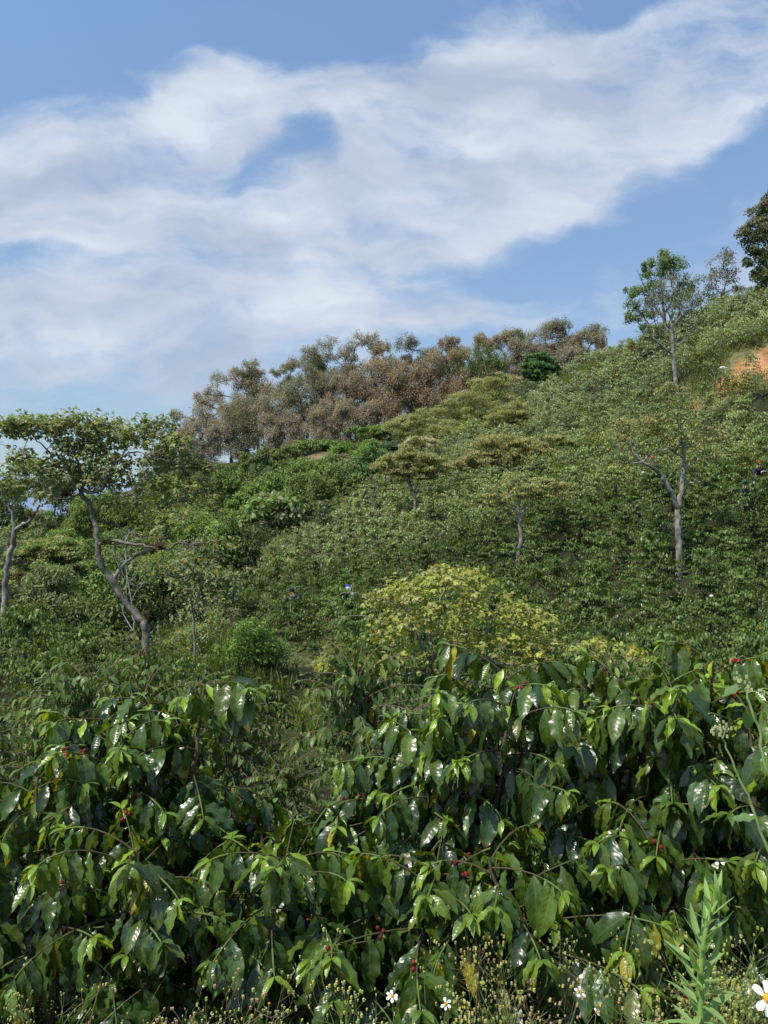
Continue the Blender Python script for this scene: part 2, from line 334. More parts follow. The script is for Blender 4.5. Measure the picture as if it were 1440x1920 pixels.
def build_world():
    w = bpy.data.worlds.new('World'); sc.world = w; w.use_nodes = True; w.cycles.sampling_method = 'MANUAL'; w.cycles.sample_map_resolution = 256
    nt = w.node_tree; N = nt.nodes; L = nt.links; N.clear()
    out = N.new('ShaderNodeOutputWorld'); bg = N.new('ShaderNodeBackground'); bg.inputs['Strength'].default_value = 0.15
    sky = N.new('ShaderNodeTexSky'); sky.sky_type = 'NISHITA'; sky.sun_disc = False
    sky.sun_elevation = math.asin(SUN[2]); sky.sun_rotation = math.atan2(SUN[0], SUN[1])
    sky.altitude = 1500; sky.air_density = 1.15; sky.dust_density = 1.2; sky.ozone_density = 1.6
    def M(op, a, b=None, c=None, clamp=False):
        n = N.new('ShaderNodeMath'); n.operation = op; n.use_clamp = clamp
        for i, v in enumerate((a, b, c)):
            if v is None: continue
            if isinstance(v, (int, float)): n.inputs[i].default_value = v
            else: L.new(v, n.inputs[i])
        return n.outputs[0]
    tc = N.new('ShaderNodeTexCoord'); sp = N.new('ShaderNodeSeparateXYZ'); L.new(tc.outputs['Generated'], sp.inputs[0])
    yy = M('MAXIMUM', M('ABSOLUTE', sp.outputs[1]), .12)
    u = M('DIVIDE', sp.outputs[0], yy); v = M('DIVIDE', sp.outputs[2], yy)
    cb = N.new('ShaderNodeCombineXYZ'); L.new(u, cb.inputs[0]); L.new(v, cb.inputs[1])
    # warp
    wn = N.new('ShaderNodeTexNoise'); wn.inputs['Scale'].default_value = 4.5; wn.inputs['Detail'].default_value = 5; wn.inputs['Roughness'].default_value = .55
    L.new(cb.outputs[0], wn.inputs['Vector'])
    ws = N.new('ShaderNodeVectorMath'); ws.operation = 'MULTIPLY_ADD'; ws.inputs[1].default_value = (.16, .13, 0); ws.inputs[2].default_value = (-.08, -.065, 0)
    L.new(wn.outputs['Color'], ws.inputs[0])
    wa = N.new('ShaderNodeVectorMath'); wa.operation = 'ADD'; L.new(cb.outputs[0], wa.inputs[0]); L.new(ws.outputs[0], wa.inputs[1])
    # cloud banks: direction-space ellipses (photo-pixel description of centre and radii), weight, tilt
    B = [(1200,90,330,105,1.0,14),(900,60,110,90,.5,0),(1300,150,230,75,.6,18),(1010,290,330,110,1.0,17),(1000,210,240,90,.5,10),(1330,190,130,60,.5,25),
         (640,170,260,75,.95,3),(420,190,95,80,.75,0),(420,105,60,45,.3,0),(280,130,70,40,.25,0),(60,310,300,120,1.05,-3),(230,330,170,90,.6,0),(90,400,200,55,.5,0),
         (560,420,340,70,1.05,2),(330,450,170,45,.6,0),(690,450,180,55,.6,0),(900,370,240,80,.6,10),(380,250,90,60,.7,0),(700,270,80,90,.75,0),(530,315,55,35,.45,0),
         (430,530,230,45,.55,0),(150,590,260,60,.95,0),(350,600,300,55,.55,0),(830,590,400,50,.8,-3),(700,530,120,14,.25,5),(240,690,420,80,.88,0),(1150,540,120,50,.3,0),(1390,400,120,75,.35,20),(1290,340,120,30,.15,20),
         (1420,520,120,60,.35,0),
         (500,300,110,35,-.34,28),(560,250,50,40,-.25,0),(600,320,40,45,-.3,0),(1200,420,200,50,-.3,15),(120,480,200,28,-.35,0),(450,350,90,25,-.2,30),(1180,8,110,22,-.7,8),(180,95,230,70,-.5,0),(720,20,180,55,-.45,0)]
    tot = None
    for (px, py, rx, ry, wt, tilt) in B:
        mp = N.new('ShaderNodeMapping'); mp.vector_type = 'TEXTURE'
        mp.inputs['Location'].default_value = ((px - 720) / F, (960 - py) / F, 0)
        mp.inputs['Rotation'].default_value = (0, 0, math.radians(tilt)); mp.inputs['Scale'].default_value = (rx / F * 1.08, ry / F * 1.08, 1)
        L.new(wa.outputs[0], mp.inputs[0])
        g = N.new('ShaderNodeVectorMath'); g.operation = 'DOT_PRODUCT'; L.new(mp.outputs[0], g.inputs[0]); L.new(mp.outputs[0], g.inputs[1])
        e = M('MULTIPLY', M('EXPONENT', M('MULTIPLY', g.outputs['Value'], -1.0)), wt)
        tot = e if tot is None else M('ADD', tot, e)
    tot = M('MINIMUM', tot, .92)
    # cloud texture: streaky fBm tilted like the band
    m1 = N.new('ShaderNodeMapping'); m1.inputs['Rotation'].default_value = (0, 0, math.radians(-12)); m1.inputs['Scale'].default_value = (1.0, 1.7, 1)
    L.new(wa.outputs[0], m1.inputs[0])
    n1 = N.new('ShaderNodeTexNoise'); n1.inputs['Scale'].default_value = 3.6; n1.inputs['Detail'].default_value = 6; n1.inputs['Roughness'].default_value = .52
    L.new(m1.outputs[0], n1.inputs['Vector'])
    m3 = N.new('ShaderNodeMapping'); m3.inputs['Rotation'].default_value = (0, 0, math.radians(-16)); m3.inputs['Scale'].default_value = (1.0, 2.4, 1); m3.inputs['Location'].default_value = (5, 2, 0)
    L.new(wa.outputs[0], m3.inputs[0]); n3 = N.new('ShaderNodeTexNoise'); n3.inputs['Scale'].default_value = 11; n3.inputs['Detail'].default_value = 5; n3.inputs['Roughness'].default_value = .6; L.new(m3.outputs[0], n3.inputs['Vector'])
    dens = M('ADD', M('ADD', tot, M('MULTIPLY', M('SUBTRACT', n1.outputs[0], .5), 1.7)), M('MULTIPLY', M('SUBTRACT', n3.outputs[0], .5), 1.05))
    mr = N.new('ShaderNodeMapRange'); mr.interpolation_type = 'SMOOTHSTEP'; mr.inputs['From Min'].default_value = .18; mr.inputs['From Max'].default_value = 1.08
    L.new(dens, mr.inputs['Value'])
    cov = M('MULTIPLY', mr.outputs[0], .95)
    # brighter cores and greyer undersides
    n2 = N.new('ShaderNodeTexNoise'); n2.inputs['Scale'].default_value = 5.5; n2.inputs['Detail'].default_value = 6; n2.inputs['Roughness'].default_value = .5
    m2 = N.new('ShaderNodeMapping'); m2.inputs['Location'].default_value = (3.1, 1.7, 0); m2.inputs['Scale'].default_value = (.8, 2.0, 1); m2.inputs['Rotation'].default_value = (0, 0, math.radians(-12)); L.new(wa.outputs[0], m2.inputs[0]); L.new(m2.outputs[0], n2.inputs['Vector'])
    cr = N.new('ShaderNodeMapRange'); cr.inputs['From Min'].default_value = .34; cr.inputs['From Max'].default_value = .66; L.new(n2.outputs[0], cr.inputs['Value'])
    cc = N.new('ShaderNodeMix'); cc.data_type = 'RGBA'; cc.inputs[6].default_value = (3.05, 3.6, 4.6, 1); cc.inputs[7].default_value = (5.0, 5.45, 6.05, 1)
    L.new(cr.outputs[0], cc.inputs[0])
    # horizon veil
    hz = M('MULTIPLY', M('EXPONENT', M('MULTIPLY', M('MAXIMUM', sp.outputs[2], 0.0), -6.0)), .55)
    tint = N.new('ShaderNodeMix'); tint.data_type = 'RGBA'; tint.blend_type = 'MULTIPLY'; tint.inputs[0].default_value = 1; tint.inputs[7].default_value = (SKYT[0], SKYT[1], SKYT[2], 1)
    fl = N.new('ShaderNodeMapRange'); fl.inputs['From Min'].default_value = 0; fl.inputs['From Max'].default_value = .55; fl.inputs['To Min'].default_value = .36; fl.inputs['To Max'].default_value = .78; L.new(sp.outputs[2], fl.inputs[0])
    fs = N.new('ShaderNodeVectorMath'); fs.operation = 'SCALE'; L.new(sky.outputs[0], fs.inputs[0]); L.new(fl.outputs[0], fs.inputs['Scale']); L.new(fs.outputs[0], tint.inputs[6])
    a = N.new('ShaderNodeMix'); a.data_type = 'RGBA'; L.new(hz, a.inputs[0]); L.new(tint.outputs[2], a.inputs[6]); a.inputs[7].default_value = (2.75, 3.5, 4.65, 1)
    b = N.new('ShaderNodeMix'); b.data_type = 'RGBA'; L.new(cov, b.inputs[0]); L.new(a.outputs[2], b.inputs[6]); L.new(cc.outputs[2], b.inputs[7])
    L.new(b.outputs[2], bg.inputs[0]); L.new(bg.outputs[0], out.inputs[0])
SKYT = (1.78, 1.84, 1.84)
build_world()

# ------------------------------------------------------------------ ground
def grid_axis(parts):
    a = []
    for lo, hi, st in parts: a.append(np.arange(lo, hi, st))
    return np.concatenate(a)
def build_ground():
    xs = np.concatenate([[-9000, -4000, -1800, -800, -400, -240, -170, -130, -110], grid_axis([(-95, -20, 1.1), (-20, -4, .5), (-4, 4, .12), (4, 20, .5), (20, 95, 1.1)]), [95, 110, 130, 170, 240, 400, 800, 1800, 4000, 9000]])
    ys = np.concatenate([[-4000, -1500, -500, -200, -100, -50, -25], grid_axis([(-12, 0, 1), (0, 5, .12), (5, 30, .5), (30, 168, 1.0)]), [168, 185, 210, 260, 400, 800, 1800, 4000, 9000]])
    X, Y = np.meshgrid(xs, ys, indexing='ij'); Z = H(X, Y)
    px = 720 + X / np.maximum(Y, .1) * F
    n1 = np.sin(X * 1.7 + 2 * np.sin(Y * .9)) * np.sin(Y * 1.3 + X * .4)
    C = np.zeros(X.shape + (3,)); C[:] = (.06, .075, .028)
    C[Y < 4] = (.085, .065, .035)
    k = (Y > 4) & (Y < 110); C[k] = (.035, .038, .018)
    rz_ = (Y > 28) & (Y < 66) & (px < 800) & (px > 380); C[rz_] = (.10, .105, .045)
    dry = np.exp(-((px - 1120) / 70) ** 2 - ((Y - 93) / 6) ** 2)[..., None] * (Y > 60)[..., None]; C = C * (1 - .7 * dry) + np.array([.20, .15, .08]) * .7 * dry
    hb = (px > 1270) & (Y > 55.5) & (Y < 64) & (px < 1700); C[hb] = (.15, .145, .06)
    n3 = np.sin(X * 3.1 + 1.7 * np.sin(Y * 2.3)) + .6 * np.sin(X * 7.7 + Y * 3.3); o = ((px > 1308 + 12 * n3) & (Y > 57.0 + .35 * n3) & (Y < 57.7 + .5 * n3 + np.clip((px - 1300) / 50, 0, 2.6)) & (px < 1700)); C[o] = (.44, .235, .095); C[o & (n3 > .6)] = (.33, .17, .07); C[o & (n3 < -.9)] = (.50, .30, .15)
    d = np.exp(-((px - 600) / 45) ** 2 - ((Y - 104) / 9) ** 2); d = np.clip(d * 1.6, 0, 1)[..., None] * (Y > 60)[..., None]; C = C * (1 - d) + np.array([.26, .18, .11]) * d
    g = np.exp(-((px - 640) / 60) ** 2 - ((Y - 20) / 2.5) ** 2)[..., None] * (Y > 8)[..., None]; g = np.clip(g * 1.5, 0, 1); C = C * (1 - g) + np.array([.16, .20, .04]) * g
    far = np.clip((np.abs(X) - 95) / 300, 0, 1)[..., None]; C = C * (1 - far) + np.array([.14, .20, .22]) * far  # outer ground fades to blue, aerial haze painted into the colour
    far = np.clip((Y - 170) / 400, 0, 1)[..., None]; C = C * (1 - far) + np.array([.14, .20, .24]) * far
    nx, ny = X.shape; i = np.arange(nx - 1)[:, None]; j = np.arange(ny - 1)[None]
    Q = np.stack([i * ny + j, (i + 1) * ny + j, (i + 1) * ny + j + 1, i * ny + j + 1], -1).reshape(-1, 4)
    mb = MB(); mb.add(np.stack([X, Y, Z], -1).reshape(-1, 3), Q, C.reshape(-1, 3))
    m, nt, N, L = new_mat('earth_and_grass'); out = N.new('ShaderNodeOutputMaterial'); pb = N.new('ShaderNodeBsdfPrincipled'); pb.inputs['Roughness'].default_value = .95; pb.inputs['Specular IOR Level'].default_value = .15
    at = N.new('ShaderNodeAttribute'); at.attribute_name = 'lc'; geo = N.new('ShaderNodeNewGeometry')
    nz = N.new('ShaderNodeTexNoise'); nz.inputs['Scale'].default_value = 1.6; nz.inputs['Detail'].default_value = 10; nz.inputs['Roughness'].default_value = .7; L.new(geo.outputs['Position'], nz.inputs['Vector'])
    mr = N.new('ShaderNodeMapRange'); mr.inputs['From Min'].default_value = .3; mr.inputs['From Max'].default_value = .7; mr.inputs['To Min'].default_value = .45; mr.inputs['To Max'].default_value = 1.5; L.new(nz.outputs[0], mr.inputs[0])
    vm = N.new('ShaderNodeVectorMath'); vm.operation = 'SCALE'; L.new(at.outputs['Color'], vm.inputs[0]); L.new(mr.outputs[0], vm.inputs['Scale']); L.new(vm.outputs[0], pb.inputs['Base Color'])
    nb = N.new('ShaderNodeTexNoise'); nb.inputs['Scale'].default_value = 9; nb.inputs['Detail'].default_value = 8; L.new(geo.outputs['Position'], nb.inputs['Vector'])
    bp = N.new('ShaderNodeBump'); bp.inputs['Strength'].default_value = .9; bp.inputs['Distance'].default_value = .12; L.new(nb.outputs[0], bp.inputs['Height']); L.new(bp.outputs[0], pb.inputs['Normal']); L.new(pb.outputs[0], out.inputs[0])
    o = mb.obj('ground', m, smooth=True); tag(o, kind='structure'); return o
build_ground()

def build_far_hills():
    mb = MB(); a = np.radians(np.linspace(-75, 75, 160))
    for k, (R, hh, c) in enumerate([(4200, 260, (.17, .24, .34)), (6500, 430, (.24, .33, .46))]):  # farther range paler and bluer: aerial haze painted in
        h = hh * (.55 + .25 * np.sin(a * 5 + k * 2) + .12 * np.sin(a * 13 + k) + .08 * np.sin(a * 29 + 3 * k) + .03 * np.sin(a * 61)); h = np.maximum(h, 30)
        V = []; prof = [(0, -60), (-.35, .0), (-.12, .55), (0, 1.0), (.15, .8), (.5, -.2)]
        for dr, z in prof: V.append(np.stack([np.sin(a) * (R + dr * 2000), np.cos(a) * (R + dr * 2000), (h * z if z > 0 else np.full_like(h, -40)) + 0 * a], -1))
        V = np.stack(V[1:], 0); n = len(a); r = V.shape[0]; i = np.arange(r - 1)[:, None]; j = np.arange(n - 1)[None]
        mb.add(V.reshape(-1, 3), np.stack([i * n + j, i * n + j + 1, (i + 1) * n + j + 1, (i + 1) * n + j], -1).reshape(-1, 4), c)
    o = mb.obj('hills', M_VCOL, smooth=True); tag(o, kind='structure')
build_far_hills()

# ------------------------------------------------------------------ coffee bushes away from the camera
def coffee_points(r_, h, rad, nb, nn, base=.12):
    """leaf positions along drooping side branches: returns base points, outward dir, age (1 = tip)"""
    z0 = h * (base + (1 - base) * np.sqrt(r_.random(nb)) ** 1.0) ; az = r_.random(nb) * 2 * np.pi
    k = z0 / h
    Lb = rad * (0.45 + .75 * np.sin(np.pi * np.clip(1.02 - k * .86, 0, 1)) ** .8) * r_.uniform(.75, 1.15, nb)
    e0 = np.radians(10 + 55 * k ** 3 + r_.normal(0, 8, nb)); out = []
    segs_ = []
    t = (np.arange(nn) + .6) / nn; t = t[None] * np.ones((nb, 1))
    e = e0[:, None] - np.radians(55) * t
    rr = Lb[:, None] * np.cumsum(np.cos(e), 1) / nn; zz = z0[:, None] + Lb[:, None] * np.cumsum(np.sin(e), 1) / nn
    d = np.stack([np.cos(az), np.sin(az), 0 * az], -1)
    Pp = d[:, None] * rr[..., None]; Pp[..., 2] = zz
    return Pp, d, t, z0
def coffee_mesh(r_, h, rad, nb, nn, L0, kind, stems=True, dark=(.088, .134, .036), lite=(.25, .31, .07)):
    Pp, d, t, z0 = coffee_points(r_, h, rad, nb, nn)
    mb = MB(); st = MB()
    Cb = np.repeat(Pp.reshape(-1, 3), 2, 0); tt = np.repeat(t.reshape(-1), 2); dd = np.repeat(np.repeat(d, nn, 0), 2, 0); n = len(Cb)
    sgn = np.tile([1, -1], n // 2); ang = sgn * np.radians(r_.uniform(25, 75, n))
    hx = dd[:, 0] * np.cos(ang) - dd[:, 1] * np.sin(ang); hy = dd[:, 0] * np.sin(ang) + dd[:, 1] * np.cos(ang); h_ = np.stack([hx, hy, 0 * hx], -1)
    pit = np.radians(np.clip(r_.normal(48, 20, n) - 25 * (tt > .9), -15, 88)); zc = np.array([0, 0, 1.])
    A = h_ * np.cos(pit)[:, None] - zc * np.sin(pit)[:, None]; Nn = h_ * np.sin(pit)[:, None] + zc * np.cos(pit)[:, None] + r_.normal(0, .28, (n, 3))
    Ls = L0 * r_.uniform(.7, 1.2, n) * np.where(tt > .9, .72, 1); age = np.clip((tt - .72) * 2.2, 0, 1) * r_.random(n) ** .7 + (r_.random(n) < .05) * .6
    col = np.array(dark) * (1 - age[:, None]) + np.array(lite) * age[:, None]; col = col * r_.uniform(.7, 1.35, (n, 1)); col[r_.random(n) < .012] = (.22, .20, .03)
    if kind == 'A': folded(mb, Cb, A, Nn, Ls, Ls * .42, col, bend=r_.uniform(.2, 1.0, n))
    else: blades(mb, Cb + A * Ls[:, None] * .5, A, Nn, Ls, Ls * .5, col)
    if stems:
        for s in range(2 if kind == 'A' else 1):
            j = r_.normal(0, .04, 2); tube(st, [[j[0], j[1], -.2], [j[0] * .5, j[1] * .5, h * .5], [j[0], j[1], h * .97]], [.022, .015, .006], 5, (1, 1, 1))
        A0 = np.concatenate([np.stack([0 * z0, 0 * z0, z0], -1)[:, None], Pp[:, :-1]], 1).reshape(-1, 3); A1 = Pp.reshape(-1, 3)
        segs(st, A0, A1, .005, .004, 3)
    return mb, st

NVA = 6; VA = []
for i in range(NVA):
    r_ = np.random.default_rng(100 + i); mb, st = coffee_mesh(r_, r_.uniform(1.6, 1.95), r_.uniform(.60, .76), 80, 8, .135, 'A')
    VA.append((mb.mesh('coffee_foliage', M_COF), st.mesh('coffee_stems', M_BARKC)))
NVB = 6; VB = []
for i in range(NVB):
    r_ = np.random.default_rng(200 + i); mb, st = coffee_mesh(r_, r_.uniform(1.45, 1.85), r_.uniform(.60, .76), 62, 6, .16, 'B', stems=False)
    VB.append(mb.mesh('coffee_bush', M_COF))

def boundary_px(Y):   # left edge of the planted slope across the gully
    return np.interp(Y, [28, 36, 42, 55, 64, 78, 92, 104], [560, 400, 462, 602, 692, 845, 985, 1105])
def in_coffee(x, Y):
    px = 720 + x / Y * F
    ok = np.ones_like(x, bool)
    ok &= ~((Y > 27) & (px < boundary_px(Y)))
    ok &= ~((Y > 18.2) & (Y < 29) & (px < 660) & (px > 330))
    ok &= ~((Y > 23) & (Y <= 29) & (px <= 330) & (px > -200))
    ok &= ~((Y > 17.5) & (Y < 22.5) & (px > 560) & (px < 760))
    ok &= ~((Y > 57.2) & (Y < 58.0 + np.clip((px - 1306) / 50, 0, 2.8)) & (px > 1306))
    ok &= ~((Y > 89) & (Y < 97) & (px > 1040) & (px < 1210))
    ok &= Y > 4.3
    for tx, tY, back in ((1272, 32.5, .7), (975, 37, 1.2), (778, 51, 2), (1268, 61, 2.5), (265, 20.5, .8), (10, 22, .8)):
        ok &= ~((np.abs(x - (tx - 720) / F * tY * (Y / tY)) < .55) & (Y < tY + .6) & (Y > tY - back))
    return ok
def coffee_field():
    r_ = np.random.default_rng(5)
    sx, sy = 1.72, 1.30; a = math.radians(38); i, j = np.meshgrid(np.arange(-130, 130), np.arange(-130, 130)); p = np.stack([i.ravel() * sx, j.ravel() * sy], -1) 
    R = np.array([[math.cos(a), -math.sin(a)], [math.sin(a), math.cos(a)]]); p = p @ R.T + np.array([10, 50]); p += r_.normal(0, 1, p.shape) * np.where(p[:, :1] / np.maximum(p[:, 1:], 1) > .05, .26, .07)
    x, Y = p[:, 0], p[:, 1]; k = (Y > 4.3) & (Y < 106) & (np.abs(x) < .60 * Y + 1.6); x, Y = x[k], Y[k]
    k = in_coffee(x, Y) & (r_.random(len(x)) > .035); x, Y = x[k], Y[k]
    z = H(x, Y); return x, Y, z
cx, cy, cz = coffee_field()
order = np.argsort(cy); cx, cy, cz = cx[order], cy[order], cz[order]
print('coffee', len(cx), cy[299])
OCC = []   # spots kept open (people)
def place_coffee():
    r_ = np.random.default_rng(11); ni = 300
    # drop from the individuals what only the side views could see
    px = 720 + cx / cy * F; inview = (px > -90) & (px < 1530) & ~((cy < 7) & ~((np.abs(px-540) < 150)|(px<130)))
    idx = np.where(inview)[0][:ni]; rest = np.setdiff1d(np.arange(len(cx)), idx); rest = rest[(cy[rest] > 7.0)]
    for q, i in enumerate(idx):
        s = r_.uniform(.8, 1.15); rz = r_.uniform(0, 6.28)
        if cy[i] < 15:
            pxi = 720 + cx[i] / cy[i] * F; line = np.interp(pxi, [0, 110, 150, 430, 460, 640, 670, 1500], [1345, 1345, 1310, 1310, 1440, 1430, 1300, 1300]); zc_ = CAMZ + (960 - line) / F * cy[i]
            s = min(s, (zc_ - cz[i]) / 1.8)
            if s < .5: continue
        if cy[i] < 15.5:
            f, s_ = VA[r_.integers(NVA)]
            o = thing('coffee_bush', 'dark glossy green coffee bush among its neighbours on the slope below the front row', 'coffee bush', (cx[i], cy[i], cz[i]), 'coffee bushes planted down the near slope and up the hillside')
            for nm, me in (('foliage', f), ('stems', s_)):
                c = bpy.data.objects.new(nm, me); COL.objects.link(c); c.parent = o
        else:
            me = VA[r_.integers(NVA)][0] if cy[i] < 22 else VB[r_.integers(NVB)]
            o = bpy.data.objects.new('coffee_bush', me); COL.objects.link(o); o.location = (cx[i], cy[i], cz[i] - .05)
            tag(o, 'dark glossy green coffee bush among its neighbours on the slope below the front row', 'coffee bush', 'coffee bushes planted down the near slope and up the hillside')
        o.rotation_euler = (0, 0, rz); o.scale = (s, s, s * r_.uniform(.9, 1.08))
    # the rest, far up the hill: one mass
    mb = MB()
    for i in rest:
        Y = cy[i]; r2 = r_
        if Y < 45: nb, nn, L0 = 56, 5, .16
        elif Y < 70: nb, nn, L0 = 42, 4, .19
        else: nb, nn, L0 = 30, 4, .23
        hh = r2.uniform(1.2, 2.15); rd = r2.uniform(.56, .86); rowz = (720 + cx[i] / Y * F < 800) and Y < 66
        if rowz: hh = r2.uniform(1.15, 1.4); rd = r2.uniform(.42, .54)
        Pp, d, t, z0 = coffee_points(r2, hh, rd, nb, nn)
        Cb = np.repeat(Pp.reshape(-1, 3), 2, 0); tt = np.repeat(t.reshape(-1), 2); dd = np.repeat(np.repeat(d, nn, 0), 2, 0); n = len(Cb)
        ang = np.tile([1, -1], n // 2) * np.radians(r2.uniform(20, 80, n))
        h_ = np.stack([dd[:, 0] * np.cos(ang) - dd[:, 1] * np.sin(ang), dd[:, 0] * np.sin(ang) + dd[:, 1] * np.cos(ang), np.zeros(n)], -1)
        pit = np.radians(np.clip(r2.normal(42, 24, n), -20, 88)); zc = np.array([0, 0, 1.])
        A = h_ * np.cos(pit)[:, None] - zc * np.sin(pit)[:, None]; Nn = h_ * np.sin(pit)[:, None] + zc * np.cos(pit)[:, None] + r2.normal(0, .3, (n, 3))
        # patches of fresher and duller plants over the hill
        pt = .5 + .5 * math.sin(cx[i] * .21 + 1.7 * math.sin(Y * .13)) * math.sin(Y * .17 + cx[i] * .08); pt = np.clip(pt + r2.normal(0, .28), 0, 1)
        px_ = 720 + cx[i] / Y * F; lite = np.clip((36 - Y) / 20, 0, 1) * 0 + np.clip((900 - px_) / 500, 0, 1) * .55
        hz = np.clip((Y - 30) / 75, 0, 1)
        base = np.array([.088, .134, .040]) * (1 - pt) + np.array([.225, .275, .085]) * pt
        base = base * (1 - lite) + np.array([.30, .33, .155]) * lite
        base = base * (1 - .7 * hz) + np.array([.29, .32, .22]) * .7 * hz  # bushes pale with distance, aerial haze put into the leaf colour
        if r2.random() < .04: base = np.array([.14, .15, .035])
        age = (r2.random(n) ** 2 * np.clip((tt - .5) * 2, 0, 1))[:, None]
        col = (base * (1 - age) + (base * 1.6 + np.array([.03, .05, 0])) * age) * r2.uniform(.7, 1.3, (n, 1)) * (.50 + .72 * np.clip(Cb[:, 2:3] / hh, 0, 1)) * r2.uniform(.85, 1.2)  # lower leaves darkened, shade inside the bush put into the colour
        Ls = L0 * r2.uniform(.7, 1.2, n)
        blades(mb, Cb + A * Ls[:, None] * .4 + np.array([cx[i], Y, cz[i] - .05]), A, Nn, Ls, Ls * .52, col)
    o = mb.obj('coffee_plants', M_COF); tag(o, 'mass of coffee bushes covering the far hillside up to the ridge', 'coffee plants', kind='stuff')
place_coffee()

# low weeds between the rows and rough grass
def undergrowth():
    r_ = np.random.default_rng(31); mb = MB()
    n = 90000; Y = 8 + 104 * r_.random(n) ** .8; x = r_.uniform(-.62, .62, n) * Y
    z = H(x, Y); cl = np.sin(x * .6 + 2 * np.sin(Y * .33)) * np.sin(Y * .5 + x * .3); inC = in_coffee(x, Y)
    keep = ((cl > .80) & (r_.random(n) < .5)) | (~inC & (r_.random(n) < .8)); keep &= ~((Y > 56.5) & (Y < 62.5) & (720 + x / Y * F > 1300)); keep &= ~((np.abs(720 + x / Y * F - 600) < 50) & (np.abs(Y - 104) < 9) & (r_.random(n) > .2))
    x, Y, z, cl = x[keep], Y[keep], z[keep], cl[keep]; n = len(x)
    hgt = r_.uniform(.05, .8, n); p = np.stack([x, Y, z + hgt], -1)
    A = r_.normal(0, 1, (n, 3)); A[:, 2] = np.abs(A[:, 2]) * 1.4 + .2; Nn = r_.normal(0, 1, (n, 3)); Nn[:, 2] += 1.2; Nn[:, 1] -= .5
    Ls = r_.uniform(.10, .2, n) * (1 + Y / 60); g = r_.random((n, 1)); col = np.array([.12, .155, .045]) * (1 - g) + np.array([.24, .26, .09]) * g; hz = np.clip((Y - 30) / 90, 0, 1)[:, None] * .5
    col = col * (1 - hz) + np.array([.13, .16, .09]) * hz  # greyed with distance to carry haze in the leaf colour
    blades(mb, p, A, Nn, Ls, Ls * .45, col)
    o = mb.obj('undergrowth', M_SOFT); tag(o, 'low weeds and creepers filling the ground between the coffee rows and trees', 'undergrowth', kind='stuff')
    # rough grass clearings
    mb = MB()
    for (pxc, Yc, rp, rY, m, hh, c) in ((640, 20, 75, 2.4, 2600, .8, (.17, .21, .045)), (430, 26, 90, 2.6, 3200, 1.0, (.16, .20, .05)), (370, 31, 60, 3, 2000, 1.1, (.17, .19, .06)), (1075, 94, 50, 4, 900, 1.6, (.16, .22, .06)), (1170, 94, 70, 4, 900, 1.3, (.20, .16, .09)), (1240, 64, 60, 3, 500, .9, (.17, .16, .07)), (1320, 60, 40, 3.2, 1500, .7, (.19, .21, .08)), (1400, 62.2, 80, 1.6, 1300, .7, (.19, .21, .08)), (860, 31, 60, 3, 600, .7, (.13, .15, .04))):
        Y = Yc + r_.normal(0, rY * .5, m); x = (pxc + r_.normal(0, rp * .5, m) - 720) / F * Y; z = H(x, Y); H_ = hh * r_.uniform(.5, 1.1, m)
        A = r_.normal(0, .25, (m, 3)); A[:, 2] = 1; A = unit(A)
        cc = np.array(c) * r_.uniform(.6, 1.3, (m, 1)); Nn = r_.normal(0, 1, (m, 3)); Nn[:, 2] = .3
        folded(mb, np.stack([x, Y, z], -1), A, Nn, H_, .035 * (1 + Yc / 60), cc, bend=r_.uniform(.2, 1.4, m))
    o = mb.obj('grass', M_SOFT); tag(o, 'rough yellow green grass in the clearings of the valley', 'grass', kind='stuff')
undergrowth()

